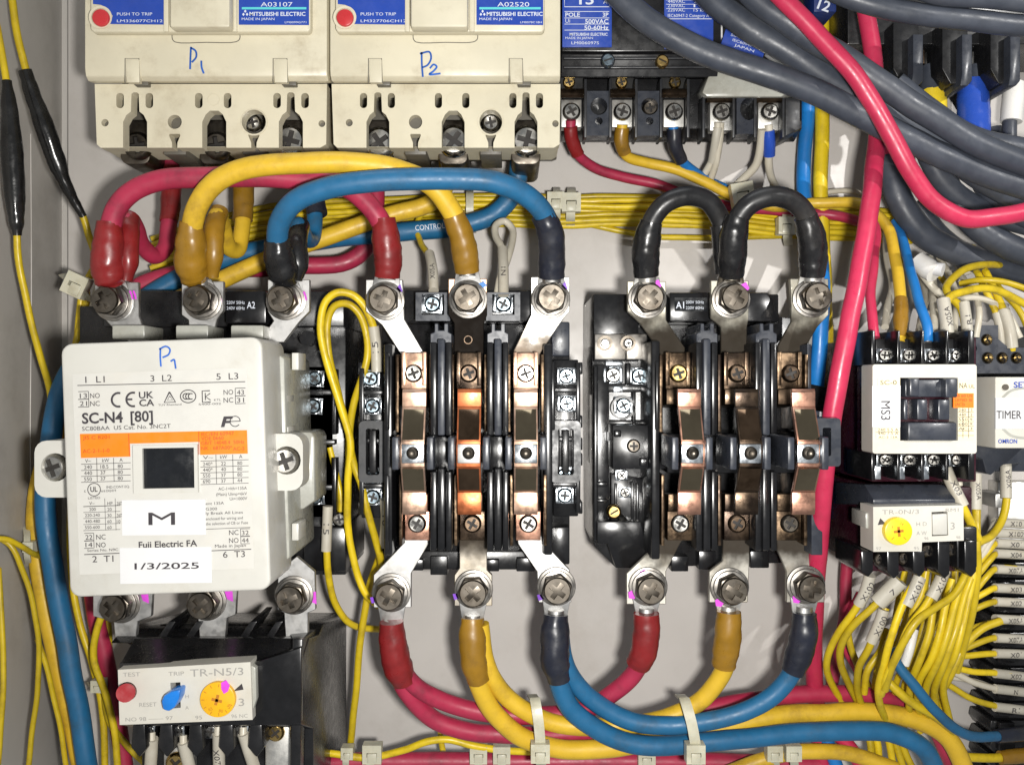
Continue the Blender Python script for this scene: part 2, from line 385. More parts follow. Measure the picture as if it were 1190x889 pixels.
def soot_mat(name, col, metal, rough, sign, soot=(0.012, 0.009, 0.007), z0=0.0, span=0.012, amt=1.0):
    """metal with a heat stain that starts part-way along the strap"""
    m = mat(name, col, rough, metal, var=0.12, dirt=(0.30, 0.24, 0.15), damt=0.5, dscale=80, bump=0.06); nt = m.node_tree; N = nt.nodes; L = nt.links
    b = N['Principled BSDF']; tc = N.new('ShaderNodeTexCoord'); sp = N.new('ShaderNodeSeparateXYZ'); L.new(tc.outputs['Object'], sp.inputs[0])
    nz = N.new('ShaderNodeTexNoise'); nz.inputs['Scale'].default_value = 90; nz.inputs['Detail'].default_value = 5; L.new(tc.outputs['Object'], nz.inputs['Vector'])
    a = N.new('ShaderNodeMath'); a.operation = 'MULTIPLY_ADD'; L.new(nz.outputs['Fac'], a.inputs[0]); a.inputs[1].default_value = 0.02 ; L.new(sp.outputs['Z'], a.inputs[2])
    r = N.new('ShaderNodeMapRange'); r.interpolation_type = 'SMOOTHSTEP'; L.new(a.outputs[0], r.inputs[0])
    r.inputs[1].default_value = 0.010 + z0 - sign * span / 2; r.inputs[2].default_value = 0.010 + z0 + sign * span / 2; r.inputs[3].default_value = 0.0; r.inputs[4].default_value = amt
    if sign < 0: r.inputs[1].default_value, r.inputs[2].default_value = 0.010 + z0 - span / 2, 0.010 + z0 + span / 2; r.inputs[3].default_value, r.inputs[4].default_value = amt, 0.0
    old = b.inputs['Base Color'].links[0].from_socket
    x = N.new('ShaderNodeMix'); x.data_type = 'RGBA'; L.new(r.outputs[0], x.inputs[0]); L.new(old, x.inputs[6]); x.inputs[7].default_value = soot + (1,)
    L.new(x.outputs[2], b.inputs['Base Color'])
    mm = N.new('ShaderNodeMath'); mm.operation = 'MULTIPLY_ADD'; L.new(r.outputs[0], mm.inputs[0]); mm.inputs[1].default_value = -0.9 * metal; mm.inputs[2].default_value = metal; L.new(mm.outputs[0], b.inputs['Metallic'])
    ro = b.inputs['Roughness'].links[0].from_socket
    m2 = N.new('ShaderNodeMath'); m2.operation = 'MULTIPLY_ADD'; L.new(r.outputs[0], m2.inputs[0]); m2.inputs[1].default_value = 0.35; L.new(ro, m2.inputs[2]); L.new(m2.outputs[0], b.inputs['Roughness'])
    m3 = N.new('ShaderNodeMath'); m3.operation = 'MULTIPLY_ADD'; L.new(r.outputs[0], m3.inputs[0]); m3.inputs[1].default_value = -0.4; m3.inputs[2].default_value = 0.5; L.new(m3.outputs[0], b.inputs['Specular IOR Level'])
    return m
soot_mat('strap_top', (0.46, 0.44, 0.37), 0.9, 0.45, -1, soot=(0.020, 0.014, 0.009), z0=0.0022, span=0.010, amt=0.96)
soot_mat('strap_bottom', (0.48, 0.46, 0.41), 0.9, 0.45, 1, soot=(0.03, 0.022, 0.015), z0=0.001, span=0.008, amt=0.95)
soot_mat('strap_top_copper', (0.62, 0.42, 0.30), 1.0, 0.4, -1, z0=0.006, span=0.006)
soot_mat('strap_bottom_grey', (0.42, 0.38, 0.32), 0.9, 0.42, 1, soot=(0.05, 0.04, 0.03), z0=0.004)
soot_mat('strap_top_light', (0.62, 0.61, 0.58), 1.0, 0.4, -1, soot=(0.16, 0.10, 0.05), z0=-0.005, amt=0.8)
mat('knob_red', (0.30, 0.010, 0.016), 0.55, var=0.08, spec=0.25)
# ---------------------------------------------------------------- shared screw meshes (local units)
def plus(r, w, n=0):
    return [(-w, -r), (w, -r), (w, -w), (r, -w), (r, w), (w, w), (w, r), (-w, r), (-w, w), (-r, w), (-r, -w), (-w, -w)]
def proto(name, fn, mats):
    b = MB(local=True); fn(b); return b.mesh(name, mats, center=False)[0]
def f_bighead(b):
    b.prism(circ(0, 0, 18.0, 6, 0.3), 7, 23, 1.6, 2)
    b.lathe(0, 0, [(15.2, 22.5), (15.2, 25.5), (14.2, 27.2), (11.0, 28.0)][:3], 24)
    b.f.pop(); b.m.pop()
    b.plate(circ(0, 0, 14.2, 24), [rotp(plus(10.2, 3.0), 0, 0, 20)], 19, 27.2)
    b.mi(1).prism(circ(0, 0, 12.5, 12), 18, 20.5); b.mi(0)
def f_bigwasher(b):
    b.cyl(0, 0, 22.5, 0, 3.0, 28, 0.8); b.cyl(0, 0, 19.5, 3.0, 7.4, 28, 0.8)
def f_panhead(b):
    b.lathe(0, 0, [(10, 0), (10, 3.2), (9.0, 5.4), (7.6, 6.4)], 20); b.f.pop(); b.m.pop()
    b.plate(circ(0, 0, 7.6, 20), [plus(6.2, 1.6)], 3.0, 6.4); b.mi(1).prism(circ(0, 0, 7, 10), 2.0, 3.4); b.mi(0)
def f_clamp(b):
    # square clamp plate with bent-up edges that catch the light
    b.box(-12, -11, 12, 11, 0, 2.2, 0.7)
    for x in (-1, 1):
        b.loft([(x * 12, -9), (x * 8.5, -9), (x * 8.5, 9), (x * 12, 9)], 5.0, [(x * 13, -10), (x * 7.5, -10), (x * 7.5, 10), (x * 13, 10)], 1.5, 0.6)
    for y in (-1, 1): b.box(-5, y * 9.5 - 1.4, 5, y * 9.5 + 1.4, 1.5, 4.2, 0.5)
def f_rivet(b):
    b.lathe(0, 0, [(7.4, 0), (7.2, 1.6), (6.0, 3.6), (3.6, 4.6), (2.6, 4.0), (1.2, 3.6)], 20)
def f_slot(b):
    b.lathe(0, 0, [(7, 0), (7, 4), (6, 6), (5, 6.6)], 18); b.f.pop(); b.m.pop()
    b.plate(circ(0, 0, 5, 18), [[(-4.3, -0.9), (4.3, -0.9), (4.3, 0.9), (-4.3, 0.9)]], 4.0, 6.6); b.mi(1).prism(circ(0, 0, 4.8, 10), 3, 4.4); b.mi(0)
SCREW = {
    'big': proto('bolt_head', f_bighead, ['bolt_steel', 'recess_shade']), 'washer': proto('washer', f_bigwasher, 'washer_steel'),
    'pan': proto('pan_head', f_panhead, ['screw_nickel', 'recess_shade']), 'pan_blue': proto('pan_head', f_panhead, ['screw_blue', 'recess_shade']),
    'pan_dark': proto('pan_head', f_panhead, ['bolt_steel', 'recess_shade']), 'pan_black': proto('pan_head', f_panhead, ['copper_soot', 'recess_shade']),
    'pan_brass': proto('pan_head', f_panhead, ['brass', 'recess_shade']),
    'clamp': proto('clamp_plate', f_clamp, 'zinc_bright'), 'rivet': proto('rivet', f_rivet, 'bolt_steel'),
    'slot': proto('slotted_head', f_slot, ['screw_blue', 'recess_shade']), 'slot_brass': proto('slotted_head', f_slot, ['brass', 'recess_shade']),
}
def bolt(px, py, h, parent, rot=None, scale=1.0, lift=0.0):
    rot = random.uniform(0, 60) if rot is None else rot
    b = inst('terminal_bolt', SCREW['big'], (px, py, h), parent, rot, scale)
    w = bpy.data.objects.new('washer', SCREW['washer']); COL.objects.link(w); w.parent = b
    return b
def clampscrew(px, py, h, parent, blue=True, scale=1.0):
    c = inst('terminal_clamp', SCREW['clamp'], (px, py, h), parent, random.uniform(-4, 4), scale)
    o = bpy.data.objects.new('screw', SCREW['pan_blue' if blue else 'pan']); COL.objects.link(o); o.parent = c
    o.location = (0, -2.4 * S, 0); o.rotation_euler = (0, random.uniform(0, 1.5), 0)
    return c

# ---------------------------------------------------------------- the setting
b = MB()
b.prism3([(-622, -800, 0), (900, -800, 0), (900, 800, 0), (-622, 800, 0)], [(-622, -800, -7), (900, -800, -7), (900, 800, -7), (-622, 800, -7)], 2.0)
plate_o = b.build('mounting_plate', 'plate_paint', kind='structure')
b = MB()
b.prism3([(-655, -800, 620), (-640, -800, 620), (-640, 800, 620), (-655, 800, 620)], [(-655, -800, -40), (-640, -800, -40), (-640, 800, -40), (-655, 800, -40)], 1.5)
wall_o = b.build('cabinet_side_wall', 'wall_paint', kind='structure')
b = MB(); b.prism3([(-640, -800, -22), (900, -800, -22), (900, 800, -22), (-640, 800, -22)], [(-640, -800, -40), (900, -800, -40), (900, 800, -40), (-640, 800, -40)])
b.build('cabinet_back_wall', 'wall_paint', kind='structure')
# thin weld seam in the side wall
b = MB(); b.tube([(-639.6, 330, 70), (-639.6, 120, 68), (-639.6, -60, 71), (-639.6, -320, 69)], 0.8, 6, world=True)
b.build('weld_seam', 'wall_paint', wall_o)

# ---------------------------------------------------------------- the two big cream breakers
def moulded_breaker(label, X, hand, code, serial, small, dark_terminals, lx=110):
    """X maps the left breaker's picture x to this one's"""
    t = thing('circuit_breaker', label, 'circuit breaker', (X(240), 40, 0), 'cream circuit breakers along the top')
    def PX(L): return [(X(x), y) for x, y in L]
    b = MB()
    b.side([(-150, 8), (-150, 250), (80, 250), (89, 248), (95, 241), (97, 228), (97, 8)], X(98.5), X(380), 250, 1.2)
    cover = b.build('cover', 'cream', t)
    # raised bezel with the printed panels
    b = MB(); b.prism(PX([(105, -150), (361, -150), (361, 34), (358, 37.5), (108, 37.5), (105, 34)]), 249, 262, 2.0)
    bez = b.build('front_panel', 'cream', t)
    b = MB(); b.prism(PX([(197, -150), (267, -150), (267, 32), (197, 32)]), 261, 280, 3.0); b.build('handle_cover', 'cream', t)
    b = MB(); b.box(X(190), -150, X(195.5), 37, 261, 265, 0.8); b.box(X(269), -150, X(275), 37, 261, 265, 0.8); b.build('handle_guide', 'cream', t)
    b = MB(); b.stroke(PX([(200, 39), (200.5, 46), (204, 49.5), (240, 49.8), (274, 49.2), (278.5, 46), (279, 39)]), 1.0, 250, 4)
    for x in (145.5, 317.5):
        b.line(PX([(x, 97), (x, 68.5), (x + 16, 68.5), (x + 17, 97)]), 1.1, 250)
    b.build('moulding_line', 'cream_shaded', cover)
    for x in (146, 318):
        b = MB(); b.prism(PX([(x + 0.6, 69.5), (x + 15.6, 69.5), (x + 16, 96), (x + 1, 96)]), 243, 251.2, 0.6); b.build('latch_tab', 'cream', cover)
        b = MB(); b.prism(PX([(x + 10, 92), (x + 26, 92), (x + 26, 99.5), (x + 10, 99.5)]), 228, 238, 0.8); b.build('latch_recess', 'cream_shaded', cover)
    # printed panels
    b = MB(); b.prism(PX([(128, 28.3), (192, 29), (192, -150), (108, -150), (108, 5), (117, 6), (125, 10), (131, 19)]), 261.5, 262.6)
    lp = b.build('blue_label', 'blue_label', t)
    b = MB(); b.text('PUSH TO TRIP', X(136), 18.6, 262.7, 3.4, w=41); b.text(small, X(136), 26.4, 262.7, 3.0, w=53)
    b.build('lettering', 'print_white', lp)
    b = MB(); b.prism(PX([(277.5, 29), (360 - 1, 29.5), (360 - 1, -150), (277.5, -150)]), 261.5, 262.8); lp = b.build('blue_label', 'blue_label', t)
    b = MB(); b.text(code, X(303), 8.2, 262.9, 5.0, w=37)
    b.text('MITSUBISHI ELECTRIC', X(290), 19.0, 262.9, 4.4, w=65, bold=0.02); b.text('MADE IN JAPAN', X(281), 24.0, 262.9, 2.8, w=38)
    b.text(serial, X(331), 27.6, 262.9, 2.2, w=25)
    for dx, dy in ((0, -2.6), (-2.1, 1.0), (2.1, 1.0)):   # three-diamond mark
        b.poly(PX([(285 + dx, 16.2 + dy - 1.9), (285 + dx + 1.5, 16.2 + dy), (285 + dx, 16.2 + dy + 1.9), (285 + dx - 1.5, 16.2 + dy)]), 263.1)
    b.build('lettering', 'print_white', lp)
    b = MB(); b.box(X(281), 8.8, X(356), 11.4, 262.7, 263.1); b.build('teal_stripe', 'print_teal', lp)
    b = MB(); b.cyl(X(116.5), 20.5, 10.0, 255, 267, 24, 1.5); b.build('trip_button', 'red_button', t)
    b = MB(); b.plate(circ(X(116.5), 20.5, 13.5, 24), [circ(X(116.5), 20.5, 10.6, 24)], 258, 263.4); b.build('button_collar', 'cream', t)
    b = MB()
    for st in hand: b.stroke(st, 2.2, 250, 6, 0.4)
    b.build('handwriting', 'pen_blue', cover)
    # terminal skirt with its real openings
    B = 172.0
    def arch(c, w=14, top=130):
        return [(c - w, B), (c - w, top + 12), (c - w + 4, top + 4), (c - 5, top), (c - 4.2, 109.5), (c - 2, 107.8), (c + 2, 107.8), (c + 4.2, 109.5), (c + 5, top), (c + w - 4, top + 4), (c + w, top + 12), (c + w, B)]
    def arch0(c, w=14, top=129):
        return [(c - w, B), (c - w, top + 13), (c - w + 4, top + 4.5), (c - w + 9, top), (c + w - 9, top), (c + w - 4, top + 4.5), (c + w, top + 13), (c + w, B)]
    def vee(c): return [(c - 3, B), (c - 3.2, 166), (c - 6.5, 158), (c - 6, 156), (c + 6, 156), (c + 6.5, 158), (c + 3.2, 166), (c + 3, B)]
    out = [(lx, 98), (lx + 2.5, 168), (lx + 7, B)] + arch(157) + vee(203) + arch0(249) + vee(295) + arch(338) + [(372, B), (379, 168), (380, 98)]
    holes = [rrect(x - 4.4, 108.5, x + 4.4, 126, 4) for x in (139.5, 173.5, 231, 264.5, 322, 354.5)]
    holes += [circ(203, 142, 8.2, 18), circ(295, 142, 14, 22), circ(122, 143, 4.3, 12), circ(374, 144, 4.0, 12)]
    b = MB(); b.plate(PX(out), [PX(H) for H in holes], 207, 226); sk = b.build('terminal_cover', 'cream', t)
    b = MB(); b.plate(PX([(lx + 1, 98), (lx + 3.5, 167.5), (lx + 7, 171.2), (372, 171.2), (378.4, 167.5), (379.4, 98)]), [PX([(lx + 6, 101), (lx + 8, 170.9), (371, 170.9), (374, 101)])], 140, 207.5); b.build('cover_rim', 'cream', t)
    b = MB(); b.plate(circ(X(248), 116, 7.2, 18), [circ(X(248), 116, 6.4, 18)], 226, 226.5); b.plate(circ(X(295), 142, 16.0, 22), [circ(X(295), 142, 14.2, 22)], 225, 227)
    b.build('embossed_ring', 'cream', sk)
    for px_, py_, r_, h_ in ((203, 142, 8.4, 214), (122, 143, 4.3, 216), (374, 144, 4.2, 216)):
        b = MB(); b.cyl(X(px_), py_, r_, 205, h_, 16); b.build('blind_plug', 'cream_shaded', sk)
    # body behind with terminal pockets and lower edge
    b = MB(); b.side([(90, 0), (90, 150), (172, 150), (186, 126), (188, 0)], X(lx + 2), X(380), 226, 1.0); body = b.build('body', 'cream_shaded', t)
    for c in (203, 295):
        b = MB(); b.box(X(c - 13), 150, X(c + 13), 180, 120, 196, 1.0); b.build('phase_barrier', 'cream_shaded', t)
    for i, c in enumerate((157, 249, 338)):
        b = MB(); b.prism(rrect(X(c) - 17, 140, X(c) + 17, 191, 9), 60, 172, 1.2); b.build('terminal_pad', 'bolt_steel', t)
        if not dark_terminals or i == 2:
            o = inst('terminal_screw', SCREW['pan'], (X(c) + (1 if i else 3), 166 + (i == 0) * 2, 178), t, 35 + 20 * i, 1.95)
        else: o = inst('terminal_screw', SCREW['pan_dark'], (X(c) + 5, 171, 176), t, 10, 1.7)
    inst('cover_screw', SCREW['pan'], (X(295), 144, 196), t, 12, 1.05)
    return t
moulded_breaker('cream moulded breaker hand-marked P1 at the top left', lambda x: x,
    [[(222, 55), (221.4, 68), (221, 81)], [(222, 56), (227.5, 60), (228, 67), (223, 73)], [(234, 71), (234.5, 79), (237, 86)]],
    'A03107', 'LM0099G771', 'LM336077CH12', True)
moulded_breaker('cream moulded breaker hand-marked P2, right of the P1 breaker', lambda x: 383.5 + (x - 98.5) * 0.951,
    [[(490, 61), (490.3, 76), (491.5, 90)], [(488, 63), (499, 61), (501, 68), (497, 76), (491, 79)], [(499.5, 80), (504, 75.5), (507.5, 78), (504, 83), (499, 87), (512, 86)]],
    'A02520', 'LM0078C18H', 'LM327706CH12', False, 100.5)

# ---------------------------------------------------------------- dark three-pole breaker with blue plates, right of the cream ones
t = thing('circuit_breaker', 'black small breaker with blue rating plate reading 15 A above coloured terminals', 'circuit breaker', (745, 60, 0))
b = MB(); b.side([(-140, 4), (-140, 170), (60, 170), (63, 158), (90, 150), (93, 4)], 653, 838, 170, 1.2); b.build('body', 'black', t)
b = MB(); b.box(655, 66, 836, 69, 158, 163, 0.8); b.box(655, 77, 836, 79.5, 154, 160, 0.8); b.build('ridge', 'black_dusty', t)
for x0, x1, y1 in ((653.5, 711, 55), (772, 829, 57)):
    b = MB(); b.box(x0, -140, x1, y1, 168, 172.5, 0.4); lp = b.build('rating_plate', 'blue_label', t)
    b = MB()
    if x0 < 700:
        b.text('15', 673, 5.5, 172.6, 11, w=17, bold=0.02); b.text('A', 701, 5, 172.6, 5)
        b.line([(656, -6), (656, 8.5), (708, 8.5), (708, -6)], 0.9, 172.6)
        b.text('POLE', 657, 20, 172.6, 4.6, w=17, bold=0.02); b.text('3P', 707, 20, 172.6, 4.6, anchor='r', bold=0.02)
        b.text('Ui', 657, 27, 172.6, 4.6); b.text('500VAC', 707, 28, 172.6, 5, w=27, anchor='r', bold=0.02); b.text('50-60Hz', 707, 35, 172.6, 4.6, w=28, anchor='r', bold=0.02)
        for y in (14, 21.5, 28.6, 35.6): b.line([(656, y), (708, y)], 0.7, 172.6)
        b.text('MITSUBISHI ELECTRIC', 662, 42, 172.6, 3.2, w=44, bold=0.02); b.text('MADE IN JAPAN', 657, 46, 172.6, 2.6, w=32)
        b.text('LM006097S', 664, 52, 172.6, 3.2, w=32)
    else:
        for i, y in enumerate((-6, -1, 4, 9, 14)):
            b.text(('600VAC', '500VAC', '440VAC', '230VAC', '220VAC')[i], 776, y, 172.6, 3.6, w=20); b.text(('2.5', '5', '7.5', '10', '15 kA')[i], 806, y, 172.6, 3.6, w=15)
        for y in (-4.4, 0.6, 5.6, 10.6): b.line([(774, y), (827, y)], 0.5, 172.6)
        b.text('IEC60947-2 Category A', 776, 20.5, 172.6, 3.6, w=48); b.line([(774, 22.5), (827, 22.5)], 0.8, 172.6)
        b.text('L type', 776, 51, 172.6, 3.2)
    b.build('lettering', 'print_white', lp)
inst('cover_screw', SCREW['slot'], (706, 72, 160), t, 20, 1.25); inst('cover_screw', SCREW['slot_brass'], (769, 73, 158), t, -25, 1.2)
b = MB(); b.side([(92, 0), (92, 96), (150, 96), (165, 60), (166, 0)], 654, 932, 96, 1.0); b.build('terminal_base', 'black', t)
for i, (x, m) in enumerate(((664, 'pan_brass'), (723, 'pan'), (783, 'pan'))):
    b = MB(); b.box(x - 15, 90, x + 15, 104, 94, 100); b.build('terminal_pocket', 'black_matt', t)
    b = MB(); b.side([(103, 96), (104, 132), (110, 136), (114, 130), (114, 96)], x - 14, x + 15, 130, 0.6); b.build('insulating_bar', 'dial_mark' if 0 else 'copper_soot', t)
    b = MB(); b.box(x - 12, 116, x + 12, 148, 92, 112, 1.2); b.build('terminal_plate', 'zinc_dull', t)
    inst('terminal_screw', SCREW['pan'], (x, 131, 113), t, 30 + 40 * i, 1.15)
    inst('upper_screw', SCREW['pan_brass'], (x - 3 + 2 * i, 97, 100), t, 15, 0.8)
for x, m in ((696, None), (755, 'pan')):
    b = MB(); b.plate([(x - 16, 106), (x + 13, 106), (x + 13, 158), (x - 16, 158)], [circ(x, 124, 10, 18), circ(x, 141, 4.5, 12)], 96, 122); b.build('spacer', 'slate', t)
    if m: inst('spacer_screw', SCREW['pan_dark'], (x, 127, 100), t, 10, 1.0)
for x in (680.5, 709.5, 739.5, 768.5, 800):
    b = MB(); b.box(x - 1.6, 92, x + 1.6, 160, 90, 128, 0.6); b.build('barrier', 'black_dusty', t)

t = thing('circuit_breaker', 'two-pole breaker under a pale grey shield feeding the white wires', 'circuit breaker', (865, 60, 0))
b = MB(); b.side([(-140, 4), (-140, 150), (74, 150), (92, 140), (92, 4)], 838, 934, 150, 1.0); b.build('body', 'black', t)
b = MB(); b.loft([(830, 72), (902, 72), (914, 108), (908, 113), (822, 113), (816, 108)], 150, [(830, 66), (915, 66), (930, 113), (920, 116), (812, 116), (808, 110)], 96, 1.6); b.build('terminal_shield', 'grey_plastic', t)
b = MB(); b.box(842, 24, 893, 62, 148, 152, 0.4, rot=-18); lp = b.build('rating_plate', 'blue_label', t)
b = MB()
for i in range(5): b.text(('MITSUBISHI', '200 VAC', '50-60Hz', 'IEC60947', 'JAPAN')[i], 845 + i * 2, 30 + i * 6, 152.1, 3.0, rot=-18, w=24)
b.build('lettering', 'print_white', lp)
b = MB(); b.box(834, 18, 840, 44, 146, 158, 1.0); b.build('toggle_edge', 'sticker', t)
b = MB(); b.prism([(890, 62), (900, 58), (950, 92), (944, 98), (930, 94)], 150, 162, 2.0); b.build('corner_cap', 'sticker', t)
for i, x in enumerate((837, 893)):
    b = MB(); b.side([(110, 96), (111, 124), (117, 127), (120, 122), (120, 96)], x - 16, x + 16, 124, 0.6); b.build('insulating_bar', 'copper_soot', t)
    b = MB(); b.box(x - 12, 119, x + 12, 152, 92, 110, 1.2); b.build('terminal_plate', 'zinc_dull', t)
    inst('terminal_screw', SCREW['pan'], (x + 1, 131, 111), t, 20 + 50 * i, 1.15)
b = MB(); b.plate([(856, 114), (879, 114), (879, 156), (856, 156)], [circ(870, 127, 10, 16, ry=13)], 95, 124); b.build('spacer', 'slate', t)
for x in (818, 853, 878, 911):
    b = MB(); b.box(x - 1.6, 112, x + 1.6, 160, 90, 128, 0.6); b.build('barrier', 'black_dusty', t)
b = MB(); b.prism([(913, 114), (930, 114), (930, 150), (913, 158)], 60, 132, 1.0); b.build('end_wall', 'black_dusty', t)

# ---------------------------------------------------------------- breaker at the top right corner
t = thing('circuit_breaker', 'black breaker at the top right corner with fins between coloured lugs', 'circuit breaker', (1120, 30, 0))
b = MB(); b.box(985, -140, 1300, 52, 4, 120, 2.0); b.build('body', 'black', t)
b = MB(); b.box(946, -60, 972, 14, 90, 150, 1.0); lp = b.build('rating_plate', 'navy_label', t)
b = MB(); b.text('12', 949, 10, 150.3, 12, rot=-20, bold=0.02); b.build('lettering', 'print_white', lp, kind='stuff')
for x in (1060, 1117, 1173):
    b = MB(); b.prism([(x - 22, 26), (x + 8, 26), (x + 8, 60), (x + 8, 96), (x - 12, 98), (x - 22, 80)], 30, 150, 1.5); f = b.build('phase_fin', 'black', t)
    b = MB(); b.prism([(x + 1, 40), (x + 13, 40), (x + 13, 94), (x + 8, 100), (x - 1, 100), (x + 1, 86)], 60, 166, 1.5); b.build('fin_edge', 'slate', f)
for i, x in enumerate((1028, 1085, 1142)):
    b = MB(); b.box(x - 12, 34, x + 8, 74, 60, 96, 1.0); b.build('terminal_pad', 'copper_soot', t)
    inst('terminal_screw', SCREW['pan_brass'], (x - 1, 52, 97), t, 30 * i, 1.1)

# ---------------------------------------------------------------- closed contactor on the left
t = thing('contactor', 'white closed contactor with orange label, black window and sticker M', 'contactor', (195, 540, 0), 'large contactors')
C1 = t
b = MB(); b.box(92, 356, 402, 668, 0, 150, 2.0); b.build('base', 'black', t)
b = MB(); b.box(120, 338, 400, 380, 20, 176, 2.0); b.build('coil_housing', 'black', t)
b = MB(); b.box(262, 338, 309, 376, 150, 206, 1.6); cb = b.build('coil_block', 'black_gloss', t)
b = MB(); b.text('A2', 287, 358.5, 206.2, 7.6, w=9.5, bold=0.01); b.text('220V 50Hz', 284.5, 353.5, 206.2, 3.6, w=21, anchor='r'); b.text('240V 60Hz', 284.5, 360, 206.2, 3.6, w=21, anchor='r')
b.build('lettering', 'print_white', cb)
RT = -2.1
FR = rotp(rrect(75.5, 395.5, 309.5, 690, 13, 5), 192, 542, 2.1)
b = MB(); b.prism(FR, 300, 396, 2.6, 3); cov = b.build('front_cover', 'white_plastic', t)
b = MB(); b.prism(rotp([(84, 412), (322, 412), (334, 420), (334, 652), (318, 664), (88, 664), (80, 652), (80, 424)], 195, 540, 1.6), 190, 322, 3.0)
b.build('arc_chamber', 'grey_plastic', t)
b = MB(); b.prism([(300, 500), (362, 502), (366, 508), (366, 582), (352, 592), (300, 596)], 190, 262, 3.0); b.build('side_housing', 'grey_plastic', t)
for x, y in ((343, 420), (329, 469), (332, 590), (343, 618), (331, 506)):
    b = MB(); b.box(x - 4, y - 10, x + 4, y + 10, 280, 318, 1.0); b.build('cover_clip', 'white_plastic', t)
for x0, x1, y0, y1, sx, sy in ((40, 90, 512, 578, 64, 543), (296, 352, 504, 570, 333, 535)):
    b = MB(); b.plate(rrect(x0, y0, x1, y1, 14), [circ(sx, sy, 16.5, 20)], 318, 352); e = b.build('mounting_ear', 'white_plastic', t)
    inst('ear_screw', SCREW['pan'], (sx, sy, 338), t, 20, 1.55)
    b = MB(); b.cyl(sx, sy, 17, 318, 334, 18); b.build('screw_well', 'grey_plastic', e)
# printed face
b = MB(); b.poly(rotp([(88, 431), (291, 431), (291, 664), (88, 664)], 190, 545, 2.1), 396.4); face = b.build('printed_label', 'label_white', t)
H = 396.7; R_ = 1.9
b = MB(); b.poly([(92.8, 504.2), (287, 499.8), (288, 527), (232.5, 528.5), (232, 513.5), (151, 515.5), (151.5, 530.5), (94, 532.2)], H); b.build('orange_band', 'orange_label', face)
b = MB()
def T(s, x, y, c, w=None, a='l', bd=0.0, r=R_): b.text(s, x, y, H, c, r, w, a, bd, None, 0.35)
T('1  L1', 99.4, 445, 7.2, 22.5); T('3  L2', 175, 443.6, 7.2, 25); T('5  L3', 251.6, 441.4, 7.2, 25.5)
b.line([(90, 448), (285, 443.6)], 0.9, H)
for (x0, y0, s1, s2, n1, n2, xn) in ((91, 455.2, '13', '21', 'NO', 'NC', 105), (273.4, 451.2, '43', '31', 'NO', 'NC', 260)):
    b.line([(x0, y0), (x0 + 12, y0 - 0.4)], 0.7, H); b.line([(x0, y0 + 9), (x0 + 12, y0 + 8.6)], 0.9, H); b.line([(x0, y0 + 18), (x0 + 12, y0 + 17.6)], 0.7, H)
    b.line([(x0 + 12 * (x0 < 200), y0), (x0 + 12 * (x0 < 200) + 0.4, y0 + 18)], 0.7, H)
    T(s1, x0 + 2, y0 + 7.6, 5.4, 8.4); T(s2, x0 + 2, y0 + 16.6, 5.4, 8.4); T(n1, xn, y0 + 7.6, 5.6, 11.2); T(n2, xn, y0 + 16.8, 5.6, 11.2)
def arc(cx, cy, r, a0, a1, w): b.stroke([(cx + r * math.cos(math.radians(a0 + (a1 - a0) * i / 8)), cy + r * math.sin(math.radians(a0 + (a1 - a0) * i / 8))) for i in range(9)], w, H, 2, 0.35)
arc(138, 464.6, 8, 75, 285, 2.4); arc(155, 464.2, 8, 75, 285, 2.4); b.line([(148, 464.2), (154, 464)], 2.2, H)
T('UK', 161.6, 463, 7.4, 17, bd=0.02); T('CA', 162, 472, 7.4, 17.5, bd=0.02)
b.line([(197, 455.5), (204, 467.2), (191, 467.8), (197, 455.5)], 1.6, H); b.line([(197.4, 460), (200.6, 465), (194.6, 465.4), (197.4, 460)], 0.7, H); T('TUV Rheinland', 184, 471.8, 2.2, 27)
b.stroke([(218.7 + 9 * math.cos(i * math.pi / 8), 460.6 + 7.4 * math.sin(i * math.pi / 8)) for i in range(17)], 1.1, H, 2)
for dx in (-2.5, 0.6, 3.7): arc(218.6 + dx, 460.6, 3.3, 60, 300, 1.2)
b.line([(244, 454), (235, 454.4), (235.4, 467.6), (245, 467.2)], 1.3, H); b.line([(238.6, 456.6), (238.8, 465)], 1.1, H); b.line([(244.4, 457), (239, 461), (244.8, 465)], 1.1, H); T('S400-002', 231, 471, 2.2, 26); T('KTL', 249, 466, 2.4, 8)
T('SC-N4', 95.6, 492.2, 11.8, 47.5, bd=0.025); T('[80]', 152, 490.2, 11.8, 26, bd=0.02)
T('SC80BAA  US Cat. No. 3NC2T', 95.6, 500.6, 4.6, 103)
b.poly([(260, 484), (271, 483.6), (270, 486.8), (263.4, 487), (262.8, 489), (268.6, 488.8), (267.8, 491.6), (262, 491.8), (260.8, 496.2), (256.6, 496.4)], H + 0.3)
arc(273.4, 489.6, 6, 40, 360, 1.0); b.line([(267.6, 489.8), (279.4, 489.3)], 0.9, H)
T('V~', 99, 537.6, 4, 7); T('kW', 119, 537, 4, 8); T('A', 139, 536.4, 4)
for i, r in enumerate((('240', '18.5', '80'), ('440', '37', '80'), ('550', '37', '80'))):
    y = 545 + 7 * i
    for q, x in zip(r, (98, 117, 137)): T(q, x, y - (x - 98) * 0.03, 4.3)
for y in (539.4, 546.6, 553.6, 560.4): b.line([(94.4, y), (152, y - 1.8)], 0.6, H)
for x in (112.4, 132): b.line([(x, 532), (x + 0.8, 559.6)], 0.6, H)
T('V~', 236, 533.6, 3.8, 12); T('kW', 256, 533, 4, 8); T('A', 278, 532.4, 4)
for i, r in enumerate((('240*', '22', '80'), ('440*', '40', '80'), ('550', '37', '80'), ('690', '37', '44'))):
    y = 541.4 + 6.7 * i
    for q, x in zip(r, (236, 257, 276)): T(q, x, y - (x - 236) * 0.03, 4.1)
